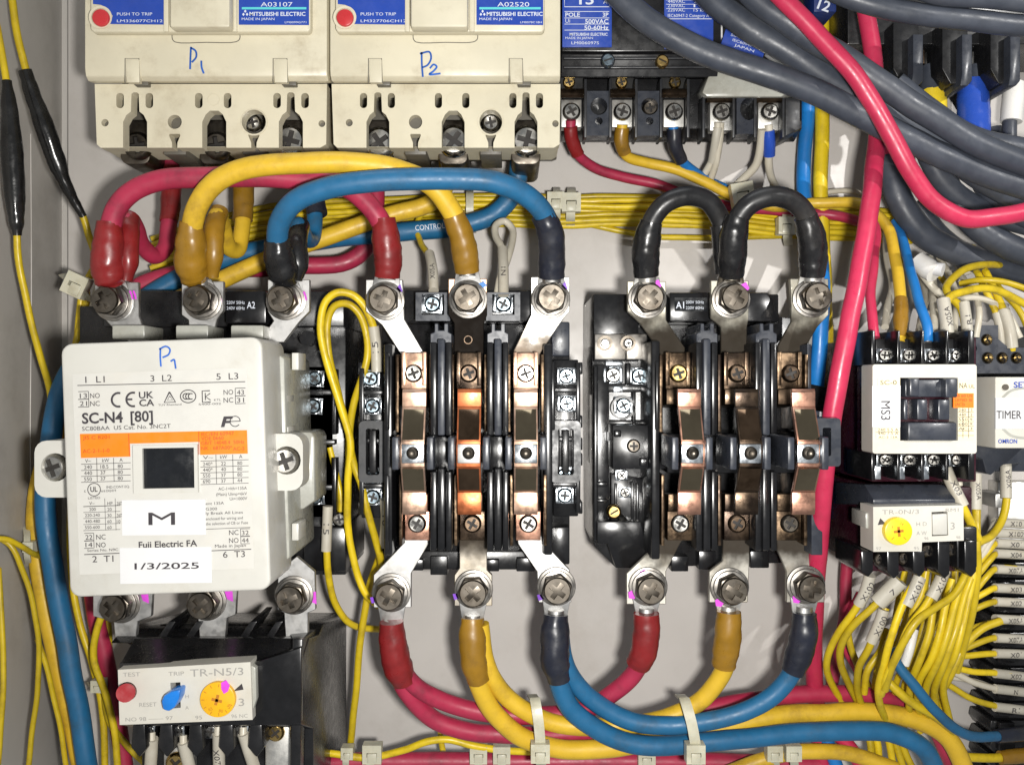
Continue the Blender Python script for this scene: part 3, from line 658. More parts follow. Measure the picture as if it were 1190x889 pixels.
for y in (535.8, 542.8, 549.6, 556.4, 563): b.line([(233, y), (289, y - 1.7)], 0.6, H)
for x in (251, 270.5): b.line([(x, 528), (x + 0.8, 562)], 0.6, H)
b.stroke([(109.5 + 7.4 * math.cos(i * math.pi / 8), 568.8 + 7.4 * math.sin(i * math.pi / 8)) for i in range(17)], 0.9, H, 2); T('UL', 105.2, 571.4, 5.6, 8.4, bd=0.02)
T('c', 98, 572, 3.6); T('us', 117.6, 571.6, 3, 5); T('LISTED', 102.6, 580, 2.6, 14); T('IND.CONT.EQ.', 124, 567.4, 2.8, 27); T('E42419', 124, 571.6, 2.8, 11)
b.line([(97, 588.6), (139.6, 587.2)], 0.6, H)
for i, r in enumerate((('V~', 'HP', '3Ø'), ('200', '20', ''), ('220-240', '30', '3Ø'), ('440-480', '60', '10'), ('550-600', '60', ''))):
    y = 587 + 7 * i
    for q, x in zip(r, (99 if i > 1 else 104, 125, 136)):
        if q: T(q, x, y - 0.4, 3.6)
    b.line([(97, y + 1.4), (140, y)], 0.5, H)
b.line([(121.8, 579), (123, 616)], 0.5, H); b.line([(134, 579), (135, 616)], 0.5, H)
for i, (q, y) in enumerate((('AC-1=Ith=135A', 568.6), ('(Main) Uimp=6kV', 575), ('Ui=1000V', 580.6))): T(q, 287 + i * 0.2, y, 3.4, None, 'r')
for i, (q, y) in enumerate((('ent 135A', 586.6), ('G300', 593), ('ly Break All Lines', 598), ('enclosed for wiring and', 604.4), ('the selection of CB or Fuse', 610.2))): T(q, 239.4, y, 3.2, (21, 13, 43, 43, 49)[i])
b.line([(239.6, 614.8), (291, 612.6)], 0.6, H)
for (x0, y0, s1, s2, n1, n2, xn) in ((98, 619.6, '22', '14', 'NC', 'NO', 112), (279.6, 614.4, '32', '44', 'NC', 'NO', 266.4)):
    for dy, w in ((0, 0.6), (8.8, 1.0), (17.4, 0.6)): b.line([(x0, y0 + dy), (x0 + 11, y0 + dy - 0.4)], w, H)
    b.line([(x0 + 11 * (x0 < 200), y0), (x0 + 11 * (x0 < 200) + 0.5, y0 + 17)], 0.6, H)
    T(s1, x0 + 1.6, y0 + 7.2, 5.2, 8); T(s2, x0 + 1.6, y0 + 16, 5.2, 8); T(n1, xn, y0 + 7.2, 5.6, 11); T(n2, xn, y0 + 16.4, 5.6, 11)
T('Series No. N9C', 101.6, 641, 3, 36); T('Made in Japan', 250, 636.2, 3.6, 36)
b.line([(98, 644.2), (139, 642.6)], 0.9, H); b.line([(246, 639.8), (292, 638)], 0.9, H)
T('Fuji Electric FA', 161.4, 636.6, 7.0, 68, bd=0.02)
T('2  T1', 107.6, 653.2, 7.2, 24.5); T('6  T3', 259.4, 647.8, 7.2, 25.5)
b.build('lettering', 'print_black', face)
b = MB(); T('JIS C 8201', 96.4, 510.6, 4, 31); T('AC-2-1-1-0', 96.4, 526.4, 4.2, 31); T('IEC/EN 60947', 234, 506.6, 4, 38); T('VDE 0660', 234, 511.6, 4, 26); T('GB/T 14048.4  50Hz', 234, 517, 4, 50); T('NK : 687A00*', 234, 523, 4, 36); T('AC-3', 271, 523.6, 4, 13)
b.line([(149.6, 504), (150.6, 530)], 0.7, H); b.line([(231, 501), (231.4, 528)], 0.7, H)
b.build('lettering', 'print_orange_dark', face)
b = MB(); b.plate(rotp([(154.6, 517), (229.6, 517), (229.6, 573), (154.6, 573)], 192, 545, 1.0), [rotp([(165.6, 520.6), (225.6, 520.6), (225.6, 567.4), (165.6, 567.4)], 192, 545, 1.0)], 380, 401); wf = b.build('window_frame', 'white_plastic', t)
b = MB(); b.box(164, 519, 227, 569, 378, 397.4, 1.0, rot=1.0); b.build('indicator_window', 'window_black', t)
b = MB(); b.prism(rotp([(141.6, 580.6), (239, 580.6), (239, 621.6), (141.6, 621.6)], 190, 601, 0.6), H - 0.2, H + 0.7); st = b.build('sticker', 'sticker', t, label='white sticker printed with the letter M')
b = MB(); b.text('M', 172.6, 610, H + 0.8, 14.4, 0.6, 31); b.build('lettering', 'print_black', st)
b = MB(); b.prism(rotp([(139.4, 636), (246, 636), (246, 677.6), (139.4, 677.6)], 192, 657, 0.7), H - 0.2, H + 0.7); st = b.build('sticker', 'sticker', t, label='white sticker printed with the date 1/3/2025')
b = MB(); b.text('1/3/2025', 156.4, 661.4, H + 0.8, 7.0, 0.8, 75, bold=0.012); b.build('lettering', 'print_black', st)
b = MB()
for q in ([(186.6, 405), (186.4, 415), (187.2, 426)], [(185, 406), (193, 402.6), (197.6, 406), (196, 412), (189, 415.6)], [(198.4, 420), (202.4, 418), (203.6, 423), (204.4, 428.6)]): b.stroke(q, 2.0, 396.2, 5, 0.4)
b.build('handwriting', 'pen_blue', cov)
# terminals of the closed contactor
def tplate(pts, parent, m='zinc', name='terminal_plate', h0=226, h1=233):
    b = MB(); b.prism(pts, h0, h1, 0.8, 1); return b.build(name, m, parent)
tplate([(110, 328), (161, 328), (161, 368), (168, 386), (176, 398), (150, 398), (130, 380), (110, 358)], t)
tplate([(211, 327), (260, 327), (260, 361), (252, 371), (246, 398), (221, 398), (219, 372), (211, 366)], t)
tplate([(311, 325), (360, 325), (360, 362), (348, 374), (330, 398), (300, 398), (318, 373), (311, 362)], t)
for x in (130, 204, 268):
    b = MB(); b.box(x, 378, x + 38, 394, 200, 262, 2.0); b.build('terminal_barrier', 'grey_plastic', t)
for x, y in ((132, 351), (236, 350), (332, 350)): bolt(x, y, 238, t)
tplate([(108, 676), (178, 676), (176, 716), (160, 722), (158, 745), (134, 745), (132, 722), (108, 716)], t)
tplate([(220, 676), (276, 676), (274, 714), (264, 718), (262, 742), (232, 742), (230, 718), (220, 714)], t)
tplate([(323, 664), (345, 646), (366, 664), (367, 708), (358, 712), (358, 742), (332, 742), (330, 712), (322, 708)], t)
for x, y in ((141, 701), (241, 698), (342, 691)): bolt(x, y, 238, t)
for (x, y) in ((151, 343), (250, 346), (349, 344)):
    b = MB()
    for i in range(3): b.stroke([(x - 4 + 4 * i, y - 5), (x - 2 + 4 * i, y), (x - 1 + 4 * i, y + 5)], 2.4, 240.4, 4, 0.3)
    b.build('paint_mark', 'pen_magenta', t)
for (x, y) in ((168, 693), (266, 691), (363, 694)):
    b = MB(); b.poly([(x - 5, y - 4), (x + 4, y - 7), (x + 5, y + 8), (x - 2, y + 5)], 233.5); b.build('paint_mark', 'pen_magenta', t)
# auxiliary contact block on its right-hand side
def aux(px0, px1, parent, rows, side, y0=425, y1=602, h=150, boxy=(505, 545)):
    b = MB(); b.box(px0, y0, px1, y1, 10, h, 1.5); a = b.build('auxiliary_block', 'black_gloss', parent)
    xs = (px0 + px1) / 2
    for y in rows:
        c = clampscrew(xs + random.uniform(-2, 2), y, h + 2, parent, True, 0.92)
    for y in [(rows[i] + rows[i + 1]) / 2 for i in range(0, len(rows) - 1)]:
        b = MB(); b.box(px0 - 1, y - 3, px1 + 1, y + 3, h - 6, h + 16, 1.0); b.build('block_rib', 'black', a)
    x = px0 if side < 0 else px1
    b = MB(); b.box(x - 2.5, y0 + 4, x + 2.5, y0 + 80, h - 20, h + 20, 0.8); b.box(x - 2.5, y1 - 70, x + 2.5, y1 - 4, h - 20, h + 20, 0.8); b.build('block_wall', 'black_gloss', a, kind='stuff')
    if boxy:
        b = MB(); b.plate(rrect(px0 - 3, boxy[0] - 16, px1 + 3, boxy[1] + 16, 6), [rrect(px0 + 5, boxy[0] - 7, px1 - 5, boxy[1] + 7, 3)], h - 10, h + 34); a2 = b.build('plunger_housing', 'black_dusty', parent)
        b = MB(); b.box(xs - 4, boxy[0] - 5, xs + 4, boxy[1] + 5, h, h + 24, 1.0); b.box(xs - 12, boxy[0] - 5, xs - 7, boxy[1] + 5, h, h + 18, 1.0); b.box(xs + 7, boxy[0] - 5, xs + 12, boxy[1] + 5, h, h + 18, 1.0); b.build('plunger', 'black', a2, kind='stuff')
    return a
b = MB(); b.box(345, 380, 400, 660, 10, 140, 2.0); b.build('side_block', 'black', t)
b = MB(); b.lathe(357, 393, [(9, 175), (9, 178), (6, 180), (5, 188), (8, 196), (9, 198), (9, 200)], 16); b.build('spool', 'black_gloss', t)
aux(346, 388, t, (440, 472, 556, 577), 1, 425, 602, 150, None)
for x, y in ((351, 441), (352, 560)): clampscrew(x, y, 160, t, False, 0.7)
b = MB(); b.box(352, 612, 402, 664, 10, 165, 2.5); b.build('block_foot', 'black_gloss', t)
inst('foot_screw', SCREW['pan'], (395, 603, 160), t, 10, 0.9)

# ---------------------------------------------------------------- open contactors
def bridge(parent, x, lift, w, mats, yb=0.0):
    w = w + 0.6
    """movable contact: flat tips, sloping arms, raised middle with a riveted plate"""
    e, c = 284 + lift, 302 + lift
    b = MB(); Y = lambda y: y + yb
    b.mi(0).side([(Y(452), e), (Y(456), e + 2), (Y(472.5), e + 2), (Y(472.5), e - 4), (Y(452), e - 5)], x - w, x + w, e, 0.5)
    b.mi(0).side([(Y(472.6), e + 2.2), (Y(512.4), c + 2.2), (Y(512.4), c - 4), (Y(472.6), e - 4)], x - w, x + w, e, 0.6)
    b.mi(1).side([(Y(475.4), e + 4.2), (Y(511.4), c + 3.0), (Y(511.4), c), (Y(475.4), e)], x - w + 1.9, x + w - 1.9, e, 0.4)
    b.mi(0).side([(Y(512.4), c + 3.4), (Y(542.6), c + 3.4), (Y(542.6), c - 4), (Y(512.4), c - 4)], x - w, x + w, e, 0.8)
    b.mi(0).side([(Y(542.6), c + 2.2), (Y(572), e + 2.2), (Y(572), e - 4), (Y(542.6), c - 4)], x - w, x + w, e, 0.6)
    b.mi(1).side([(Y(544.6), c + 3.0), (Y(569.8), e + 4.2), (Y(569.8), e), (Y(544.6), c)], x - w + 1.9, x + w - 1.9, e, 0.4)
    b.mi(0).side([(Y(572), e + 2), (Y(593), e + 2), (Y(598), e), (Y(598), e - 5), (Y(572), e - 4)], x - w, x + w, e, 0.5)
    o = b.build('movable_contact', list(mats[:2]), parent)
    xc = CX + (x - CX) * kk(e) / kk(c)
    b = MB(); b.box(xc - w + 0.6, Y(516), xc + w - 0.6, Y(538.5), c - 2, c + 6, 1.0); p = b.build('retainer_plate', mats[2], o)
    inst('rivet', SCREW['rivet'], (xc, Y(526.5), c + 6), p, 0, 0.95)
    for s in (-1, 1):
        b = MB(); b.box(xc + s * (w + 6.5) - 4, Y(508), xc + s * (w + 6.5) + 4, Y(546), c - 60, c + 12, 1.4); b.build('carrier_post', 'slate', parent)
    return o
def pole(parent, xt, xb, m_top, m_bot, scr_t, scr_b, lip, yt=0):
    w = 14.5
    b = MB(); b.box(xt - w, 410, xt + w, 452, 150, 256, 1.0)
    b.side([(450, 200), (452, 262), (470, 262), (474, 200)], xt - w + 1, xt + w - 3, 262, 0.8)
    b.box(xt - w, 409, xt - w + 5, 448, 250, 260, 0.8); b.box(xt + w - 5, 409, xt + w, 448, 250, 260, 0.8)
    o = b.build('fixed_contact', m_top, parent)
    inst('contact_screw', SCREW[scr_t], (xt, 434, 256), o, 20, 1.05)
    b = MB(); b.box(xb - w, 594, xb + w, 628, 150, 256, 1.0)
    b.side([(572, 200), (574, 262), (594, 262), (596, 200)], xb - w + 1, xb + w - 3, 262, 0.8)
    o = b.build('fixed_contact', m_bot, parent)
    inst('contact_screw', SCREW[scr_b], (xb, 608, 256), o, 60, 1.05)
    for s in (-1, 1):
        for x, y0, y1 in ((xt, 412, 502), (xb, 552, 634)):
            b = MB(); b.box(x + s * 19.5 - 1.8, y0, x + s * 19.5 + 1.8, y1, 120, 264, 0.5); b.build('arc_runner', lip, parent)
def barrier(parent, x, m1='black_gloss', m2='slate'):
    for y0, y1, h in ((398, 506, 288), (548, 640, 284)):
        b = MB(); b.box(x - 13, y0, x - 5.5, y1, 60, h, 1.2); b.build('barrier_rib', m1, parent)
        b = MB(); b.box(x - 4.5, y0 - 4, x + 4, y1, 60, h + 4, 1.6); b.build('barrier_rib', m2 if y0 < 500 else m1, parent)
        b = MB(); b.box(x + 5, y0, x + 12, y1, 60, h, 1.2); b.build('barrier_rib', m1, parent)
    b = MB(); b.prism([(x - 13, 400), (x - 13, 388), (x - 8, 386), (x - 8, 376), (x - 3.5, 376), (x - 3.5, 384), (x + 3, 384), (x + 3, 376), (x + 8, 376), (x + 8, 386), (x + 12, 388), (x + 12, 400)], 180, 276, 0.8, 1); b.build('barrier_fork', m2, parent)
    b = MB(); b.box(x - 10, 507, x + 10, 547, 150, 258, 1.5); b.build('carrier_bar', m1, parent)

# middle contactor
t = thing('contactor', 'open contactor in the middle with bright copper contacts and brown burnt centre pole', 'contactor', (548, 500, 0), 'large contactors'); C2 = t
b = MB(); b.box(444, 376, 662, 648, 0, 180, 2.0); b.build('base', 'black', t)
b = MB(); b.box(446, 640, 640, 662, 20, 190, 2.0); b.box(500, 646, 520, 668, 20, 196, 1.0); b.build('base_skirt', 'black', t)
b = MB(); b.box(470, 337, 640, 378, 10, 168, 1.8); b.build('coil_housing', 'black', t)
for x in (503, 585):
    b = MB(); b.plate([(x - 20, 340), (x + 20, 340), (x + 20, 373), (x - 20, 373)], [[(x - 13, 336 + 6), (x + 13, 336 + 6), (x + 13, 366), (x - 13, 366)]], 150, 206); b.build('coil_terminal_frame', 'slate', t)
    clampscrew(x, 354, 186, t, True, 1.0)
b = MB(); b.box(603, 338, 640, 374, 150, 206, 1.6); b.build('coil_block', 'black_gloss', t)
b = MB(); b.box(641, 374, 662, 414, 60, 196, 2.0); b.build('side_wall', 'slate', t)
b = MB(); b.box(446, 400, 456, 645, 60, 262, 2.0); b.build('side_wall', 'black_gloss', t)
b = MB(); b.box(632, 400, 642, 645, 60, 262, 2.0); b.build('side_wall', 'black_gloss', t)
for x in (513, 579): barrier(t, x)
pole(t, 481, 485, 'copper_pale', 'copper', 'pan', 'pan', 'copper_burnt')
pole(t, 545, 549, 'copper_soot', 'copper_soot', 'pan_black', 'pan_black', 'copper_burnt')
pole(t, 611, 614, 'copper_pale', 'copper', 'pan', 'pan', 'copper_burnt')
bridge(t, 481.5, 0, 13.2, ('copper_pale', 'contact_mirror', 'zinc_bright'))
bridge(t, 545.5, 0, 13.2, ('copper_hot', 'contact_mirror_soot', 'zinc'))
bridge(t, 611, 0, 13.2, ('copper_pale', 'contact_mirror', 'zinc_bright'))
tplate([(425, 325), (468, 325), (470, 371), (494, 412), (494, 424), (468, 424), (466, 412), (444, 378), (425, 362)], t)
tplate([(521, 324), (566, 324), (566, 366), (562, 376), (562, 420), (528, 420), (528, 376), (521, 366)], t, 'strap_top_copper')
tplate([(617, 322), (662, 322), (662, 362), (655, 370), (640, 392), (628, 410), (628, 424), (597, 424), (597, 408), (617, 366)], t, 'strap_top_light')
tplate([(470, 612), (498, 612), (498, 632), (478, 666), (478, 706), (434, 706), (434, 668), (470, 630)], t)
tplate([(534, 612), (566, 612), (566, 662), (572, 668), (572, 704), (528, 704), (528, 668), (534, 660)], t, 'strap_bottom_grey')
tplate([(600, 612), (628, 612), (630, 628), (662, 662), (664, 700), (626, 700), (624, 664), (602, 632)], t)
for x, y in ((448, 350), (544, 348), (640, 348), (455, 688), (550.5, 684), (646.5, 681)): bolt(x, y, 238, t)
aux(420, 446, t, (440, 472, 553, 577), -1, 424, 602, 196)
aux(643, 672, t, (437, 469, 552, 575), 1, 418, 600, 196)
inst('side_screw', SCREW['pan'], (650, 598, 160), t, 10, 1.0)
b = MB(); b.box(640, 612, 662, 656, 20, 205, 2.0); b.build('block_foot', 'black_gloss', t)
for x, y in ((464, 335), (656, 332)):
    b = MB(); b.poly([(x - 4, y + 1), (x + 1, y - 5), (x + 4, y + 4), (x - 1, y + 5)], 241); b.build('paint_mark', 'pen_purple', t)
b = MB(); b.poly([(556, 330), (562, 327), (566, 332), (561, 335)], 241); b.build('paint_mark', 'pvc_sky', t)
for x, y in ((434, 697), (530, 693), (628, 694)):
    b = MB(); b.poly([(x - 4, y - 3), (x + 3, y - 4), (x + 4, y + 2), (x - 2, y + 4)], 241); b.build('paint_mark', 'pen_purple', t)
for x, y, m in ((472, 396, 'zinc'), (544, 395, 'copper_soot'), (620, 395, 'washer_steel')):
    b = MB(); b.plate(circ(x, y, 5, 16), [circ(x, y, 4.1, 16)], 232, 233.6); b.build('stamped_ring', m, t)

for x0, y0, x1, y1, h in ((447, 410, 452, 500, 270), (447, 552, 452, 640, 266), (640, 420, 645, 500, 250), (458, 376, 470, 400, 214), (626, 376, 638, 398, 214), (560, 650, 580, 664, 198), (470, 650, 492, 663, 198), (600, 648, 622, 664, 198), (536, 646, 556, 660, 200)):
    b = MB(); b.box(x0, y0, x1, y1, 120, h, 1.2); b.build('housing_rib', 'black_gloss', t)
for y in (428, 490, 516, 534, 590):
    for x0, x1 in ((416, 421), (672, 677)):
        b = MB(); b.box(x0, y - 7, x1, y + 7, 150, 206, 1.0); b.build('snap_clip', 'black_gloss', t)
# right-hand contactor
t = thing('contactor', 'open contactor on the right with sooty poles and raised copper bridges', 'contactor', (825, 500, 0), 'large contactors'); C3 = t
b = MB(); b.prism([(688, 420), (692, 345), (940, 372), (940, 446), (962, 450), (962, 652), (740, 660), (716, 660), (690, 634)], 0, 165, 1.0); b.build('base', 'black', t)
b = MB(); b.box(690, 342, 742, 420, 10, 178, 0.9); b.build('side_block', 'black_gloss', t)
b = MB(); b.box(691, 388, 727, 418, 150, 186, 1.2); b.box(728, 388, 752, 418, 150, 182, 1.2); b.build('terminal_shelf', 'washer_steel', t, kind='stuff')
for x in (703, 730):
    b = MB(); b.plate(circ(x, 399, 9, 20), [circ(x, 399, 6.2, 20)], 180, 189.5); b.build('screw_ring', 'bolt_steel', t)
    inst('screw', SCREW['pan'], (x, 399, 184), t, 15, 0.55)
for x, y, bl in ((712, 436, False), (742, 437, True), (724, 471, True)): clampscrew(x, y, 172, t, bl, 0.95)
for x0, y0, x1, y1, h in ((704, 420, 724, 425, 184), (728, 422, 733, 446, 186), (735, 455, 739, 492, 182), (746, 452, 750, 494, 180), (756, 425, 760, 500, 190), (713, 449, 724, 456, 180)):
    b = MB(); b.box(x0, y0, x1, y1, 150, h, 0.8); b.build('contact_leaf', 'zinc_bright' if h in (184, 180) else 'black_gloss', t)
b = MB(); b.plate(circ(724, 474, 14, 20), [circ(724, 474, 11.5, 20)], 160, 182); b.build('screw_guard', 'black_gloss', t)
for y0, y1 in ((446, 456), (488, 496)):
    b = MB(); b.box(706, y0, 760, y1, 140, 176, 1.5); b.build('block_rib', 'black_gloss', t)
b = MB(); b.box(690, 424, 708, 630, 60, 176, 0.7); b.build('side_wall', 'black_gloss', t)
for x0, y0, x1, y1, h in ((690, 425, 695, 628, 186), (752, 500, 757, 548, 200), (762, 420, 766, 500, 270), (714, 500, 722, 508, 240), (744, 532, 752, 542, 240), (694, 560, 706, 566, 184), (694, 580, 706, 584, 184), (780, 646, 800, 664, 190), (812, 640, 832, 662, 186), (872, 640, 894, 660, 186)):
    b = MB(); b.box(x0, y0, x1, y1, 120, h, 1.2); b.build('housing_rib', 'black_gloss', t)
for i in range(3):
    b = MB(); b.box(699 + i * 3.4, 502, 701 + i * 3.4, 512, 176, 178.4); b.build('vent_slot', 'slate', t)
b = MB(); b.prism([(712, 494), (756, 494), (778, 506), (786, 512), (786, 545), (712, 545)], 120, 232, 0.9); b.build('carrier_arm', 'black_gloss', t)
inst('spring_screw', SCREW['pan_dark'], (736, 518, 233), t, 0, 0.8)
b = MB(); b.prism([(710, 550), (746, 556), (756, 600), (750, 640), (710, 606)], 120, 182, 0.9); b.build('contact_chamber', 'black_gloss', t)
clampscrew(722, 552, 184, t, False, 0.6); clampscrew(726, 572, 184, t, False, 0.6)
inst('coil_screw', SCREW['slot_brass'], (713, 594, 190), t, 30, 1.25)
b = MB(); b.tube([(718, 598, 186), (728, 608, 180)], 4.5, 10); b.build('coil_pin', 'screw_nickel', t)
for i, (x, y0, y1) in enumerate(((716, 562, 600), (735, 560, 612), (741, 562, 620), (748, 572, 628))):
    b = MB(); b.box(x - 1.4, y0, x + 1.4, y1, 150, 190, 0.6); b.build('chamber_rib', 'black_gloss', t)
b = MB(); b.prism([(694, 606), (745, 606), (752, 640), (736, 660), (716, 660), (706, 632), (694, 632)], 60, 196, 0.9); b.build('lower_block', 'black_gloss', t)
b = MB(); b.box(742, 342, 905, 378, 10, 176, 1.8); b.build('coil_housing', 'black', t)
b = MB(); b.box(778, 340, 828, 374, 150, 206, 1.6); cb = b.build('coil_block', 'black_gloss', t)
b = MB(); b.box(784, 346, 822, 362, 205, 206.6); lb = b.build('coil_label', 'window_black', cb)
b = MB(); b.text('A1', 785.5, 358.5, 206.8, 7.6, w=9.5, bold=0.01); b.text('200V 50Hz', 797, 353, 206.8, 3.4, w=21); b.text('220V 60Hz', 797, 359.5, 206.8, 3.4, w=21); b.build('lettering', 'print_white', lb)
b = MB(); b.prism([(862, 340), (892, 340), (900, 350), (900, 360), (906, 366), (906, 374), (862, 374)], 150, 204, 1.6); b.build('coil_block', 'black_gloss', t)
for x in (822, 891): barrier(t, x, 'black_gloss', 'slate')
b = MB(); b.box(757, 396, 767, 650, 60, 262, 2.0); b.build('side_wall', 'black_gloss', t)
b = MB(); b.box(938, 400, 943, 478, 60, 262, 1.0); b.build('side_wall', 'slate', t)
b = MB(); b.box(943, 478, 956, 645, 60, 262, 1.0); b.build('side_wall', 'slate', t)
pole(t, 788, 790, 'copper_burnt', 'copper_burnt', 'pan_brass', 'pan', 'copper_burnt')
pole(t, 856, 856, 'copper_soot', 'copper_soot', 'pan_black', 'pan_black', 'copper_soot')
pole(t, 918, 917, 'copper_burnt', 'copper_burnt', 'pan_black', 'pan_dark', 'copper_burnt')
bridge(t, 801, 56, 12.8, ('copper', 'contact_mirror', 'zinc_bright'), 0.0)
bridge(t, 867.5, 56, 12.8, ('copper_soot', 'contact_mirror_soot', 'zinc_bright'), 0.0)
bridge(t, 933.5, 56, 12.8, ('copper', 'contact_mirror', 'zinc_bright'), 0.0)
b = MB(); b.box(775, 504, 960, 550, 160, 250, 2.0); b.build('carrier_bar', 'black_gloss', t)
b = MB(); b.plate(rrect(946, 486, 977, 542, 4), [rrect(956, 497, 966, 530, 2)], 270, 330); b.build('carrier_tab', 'slate', t)
tplate([(729, 327), (774, 327), (774, 372), (796, 404), (796, 424), (768, 424), (764, 404), (744, 376), (729, 362)], t, 'strap_top')
tplate([(826, 326), (870, 326), (870, 370), (868, 380), (868, 422), (838, 422), (838, 380), (826, 370)], t, 'strap_top')
tplate([(918, 324), (963, 324), (963, 366), (950, 380), (936, 404), (934, 424), (904, 424), (904, 402), (920, 374)], t, 'strap_top')
tplate([(776, 612), (804, 612), (790, 632), (774, 664), (774, 702), (728, 702), (728, 666), (756, 640), (770, 626)], t, 'strap_bottom')
tplate([(841, 612), (871, 612), (871, 652), (869, 700), (824, 700), (824, 664), (840, 652)], t, 'strap_bottom')
tplate([(902, 612), (932, 612), (936, 632), (958, 662), (958, 700), (914, 700), (914, 664), (904, 640)], t, 'strap_bottom')
for x, y in ((752, 348), (849, 348), (943, 347), (753, 681), (847.5, 681.5), (936, 679)): bolt(x, y, 238, t)
for x, y in ((764, 331), (866, 334), (735, 691), (836, 700), (926, 696), (748, 667), (847, 671)):
    b = MB(); b.poly([(x - 5, y - 3), (x + 1, y - 6), (x + 5, y + 1), (x + 2, y + 5), (x - 4, y + 4)], 241.2); b.build('paint_mark', 'pen_magenta', t)

# ---------------------------------------------------------------- thermal relay under the closed contactor
t = thing('overload_relay', 'black thermal relay with white dial panel and red test knob below the closed contactor', 'relay', (245, 810, 0))
b = MB(); b.side([(715, 10), (725, 180), (737, 205), (741, 262), (768, 300), (770, 306), (842, 306), (846, 240), (960, 240), (960, 10)], 138, 350, 306, 2.0); b.build('body', 'black', t)
b = MB(); b.side([(712, 10), (730, 214), (747, 250), (747, 200), (800, 10)], 136, 352, 230, 1.5); b.build('top_ledge', 'black', t)
for x in (180, 212, 275, 305):
    b = MB(); b.prism([(x, 745), (x + 16, 722), (x + 24, 722), (x + 10, 745)], 160, 236, 1.0); b.build('top_rib', 'black', t)
b = MB(); b.loft([(340, 742), (352, 742), (348, 960), (336, 960)], 300, [(330, 722), (388, 716), (366, 960), (330, 960)], 20, 2.0); b.build('side_cover', 'black', t)
PN = [(137, 778), (291, 769), (293.5, 836), (139, 842)]
b = MB(); b.plate(PN, [circ(148, 803, 11, 20), [(198, 793), (209.6, 792.4), (210, 802.6), (198.4, 803)], [(196, 808), (209.6, 806), (210, 822), (200, 823)]], 296, 322); pn = b.build('dial_panel', 'offwhite', t)
b = MB(); b.prism([(291, 772), (297, 776), (298, 812), (293, 828)], 296, 318, 1.0); b.build('panel_side', 'grey_plastic', pn)
b = MB(); b.box(140, 776, 290, 838, 290, 304); b.build('panel_back', 'black_matt', t)
b = MB(); b.tube([(149, 803, 300), (146, 805, 345)], 9.6, 18); b.build('test_knob', 'knob_red', t)
b = MB(); b.prism([(187, 815), (190, 808), (199, 803), (209.6, 801), (208, 812), (203, 822), (196, 827), (189, 825)], 310, 340, 2.5); b.build('reset_lever', 'blue_button', t)
b = MB(); b.cyl(252.5, 813, 20.6, 318, 328, 36, 1.2); dl = b.build('dial', 'dial_yellow', t)
b = MB()
b.line([(246, 812), (258, 815)], 3.4, 328); b.line([(253.5, 807), (250.5, 819)], 3.4, 328)
for i in range(10):
    a = math.radians(20 + 32 * i); b.line([(252.5 + 15 * math.cos(a), 813 + 15 * math.sin(a)), (252.5 + 18.5 * math.cos(a), 813 + 18.5 * math.sin(a))], 0.8, 328)
b.text('65', 243, 826, 328, 3.6, 20); b.text('80', 254, 827, 328, 3.6, -10); b.text('95', 263, 820, 328, 3.6, -50)
b.build('dial_marks', 'dial_mark', dl)
b = MB(); b.poly([(257, 793), (263, 790), (267, 796), (265, 803), (260, 806), (257, 800)], 329); b.build('paint_mark', 'pen_magenta', dl)
b = MB(); b.poly([(271, 803), (281, 794), (283, 801)], 322.4); b.build('pointer', 'print_black', pn)
b = MB()
for s_, x, y, c, w in (('TEST', 143, 786, 4.6, 20), ('TRIP', 196, 785, 4.6, 18), ('TR-N5/3', 221, 786, 8.4, 62), ('RESET', 162, 821, 4.6, 20), ('H', 215.5, 811, 4, 4), ('A', 215.5, 824, 4, 4), ('3', 277.5, 820, 8.6, 6.5), ('NO 98 —— 97', 146, 838, 4.4, 55), ('95', 227, 835.6, 4.2, 8), ('96 NC', 269, 834, 4.2, 19)):
    b.text(s_, x, y, 322.1, c, 2.0, w)
b.build('lettering', 'print_grey', pn)
b = MB(); b.prism([(296, 770), (350, 752), (350, 840), (296, 842)], 300, 309, 1.5); b.build('front_step', 'black_gloss', t)
for x in (160, 192, 226, 262, 296):
    b = MB(); b.prism([(x - 6, 842), (x + 8, 842), (x + 10, 870), (x + 2, 880), (x - 8, 868)], 240, 300, 1.5); b.build('terminal_wall', 'black', t)
for x in (172, 206, 247, 280): clampscrew(x, 848, 278, t, False, 0.75)
b = MB(); b.box(308, 840, 338, 930, 240, 262, 1.5); b.build('terminal_plate', 'zinc_dull', t)
inst('terminal_screw', SCREW['pan_brass'], (321, 850, 262), t, 40, 1.0)
b = MB(); b.box(190, 868, 222, 930, 240, 262, 1.5); b.build('terminal_plate', 'zinc_dull', t)
inst('terminal_screw', SCREW['pan_brass'], (206, 885, 262), t, 40, 1.2)
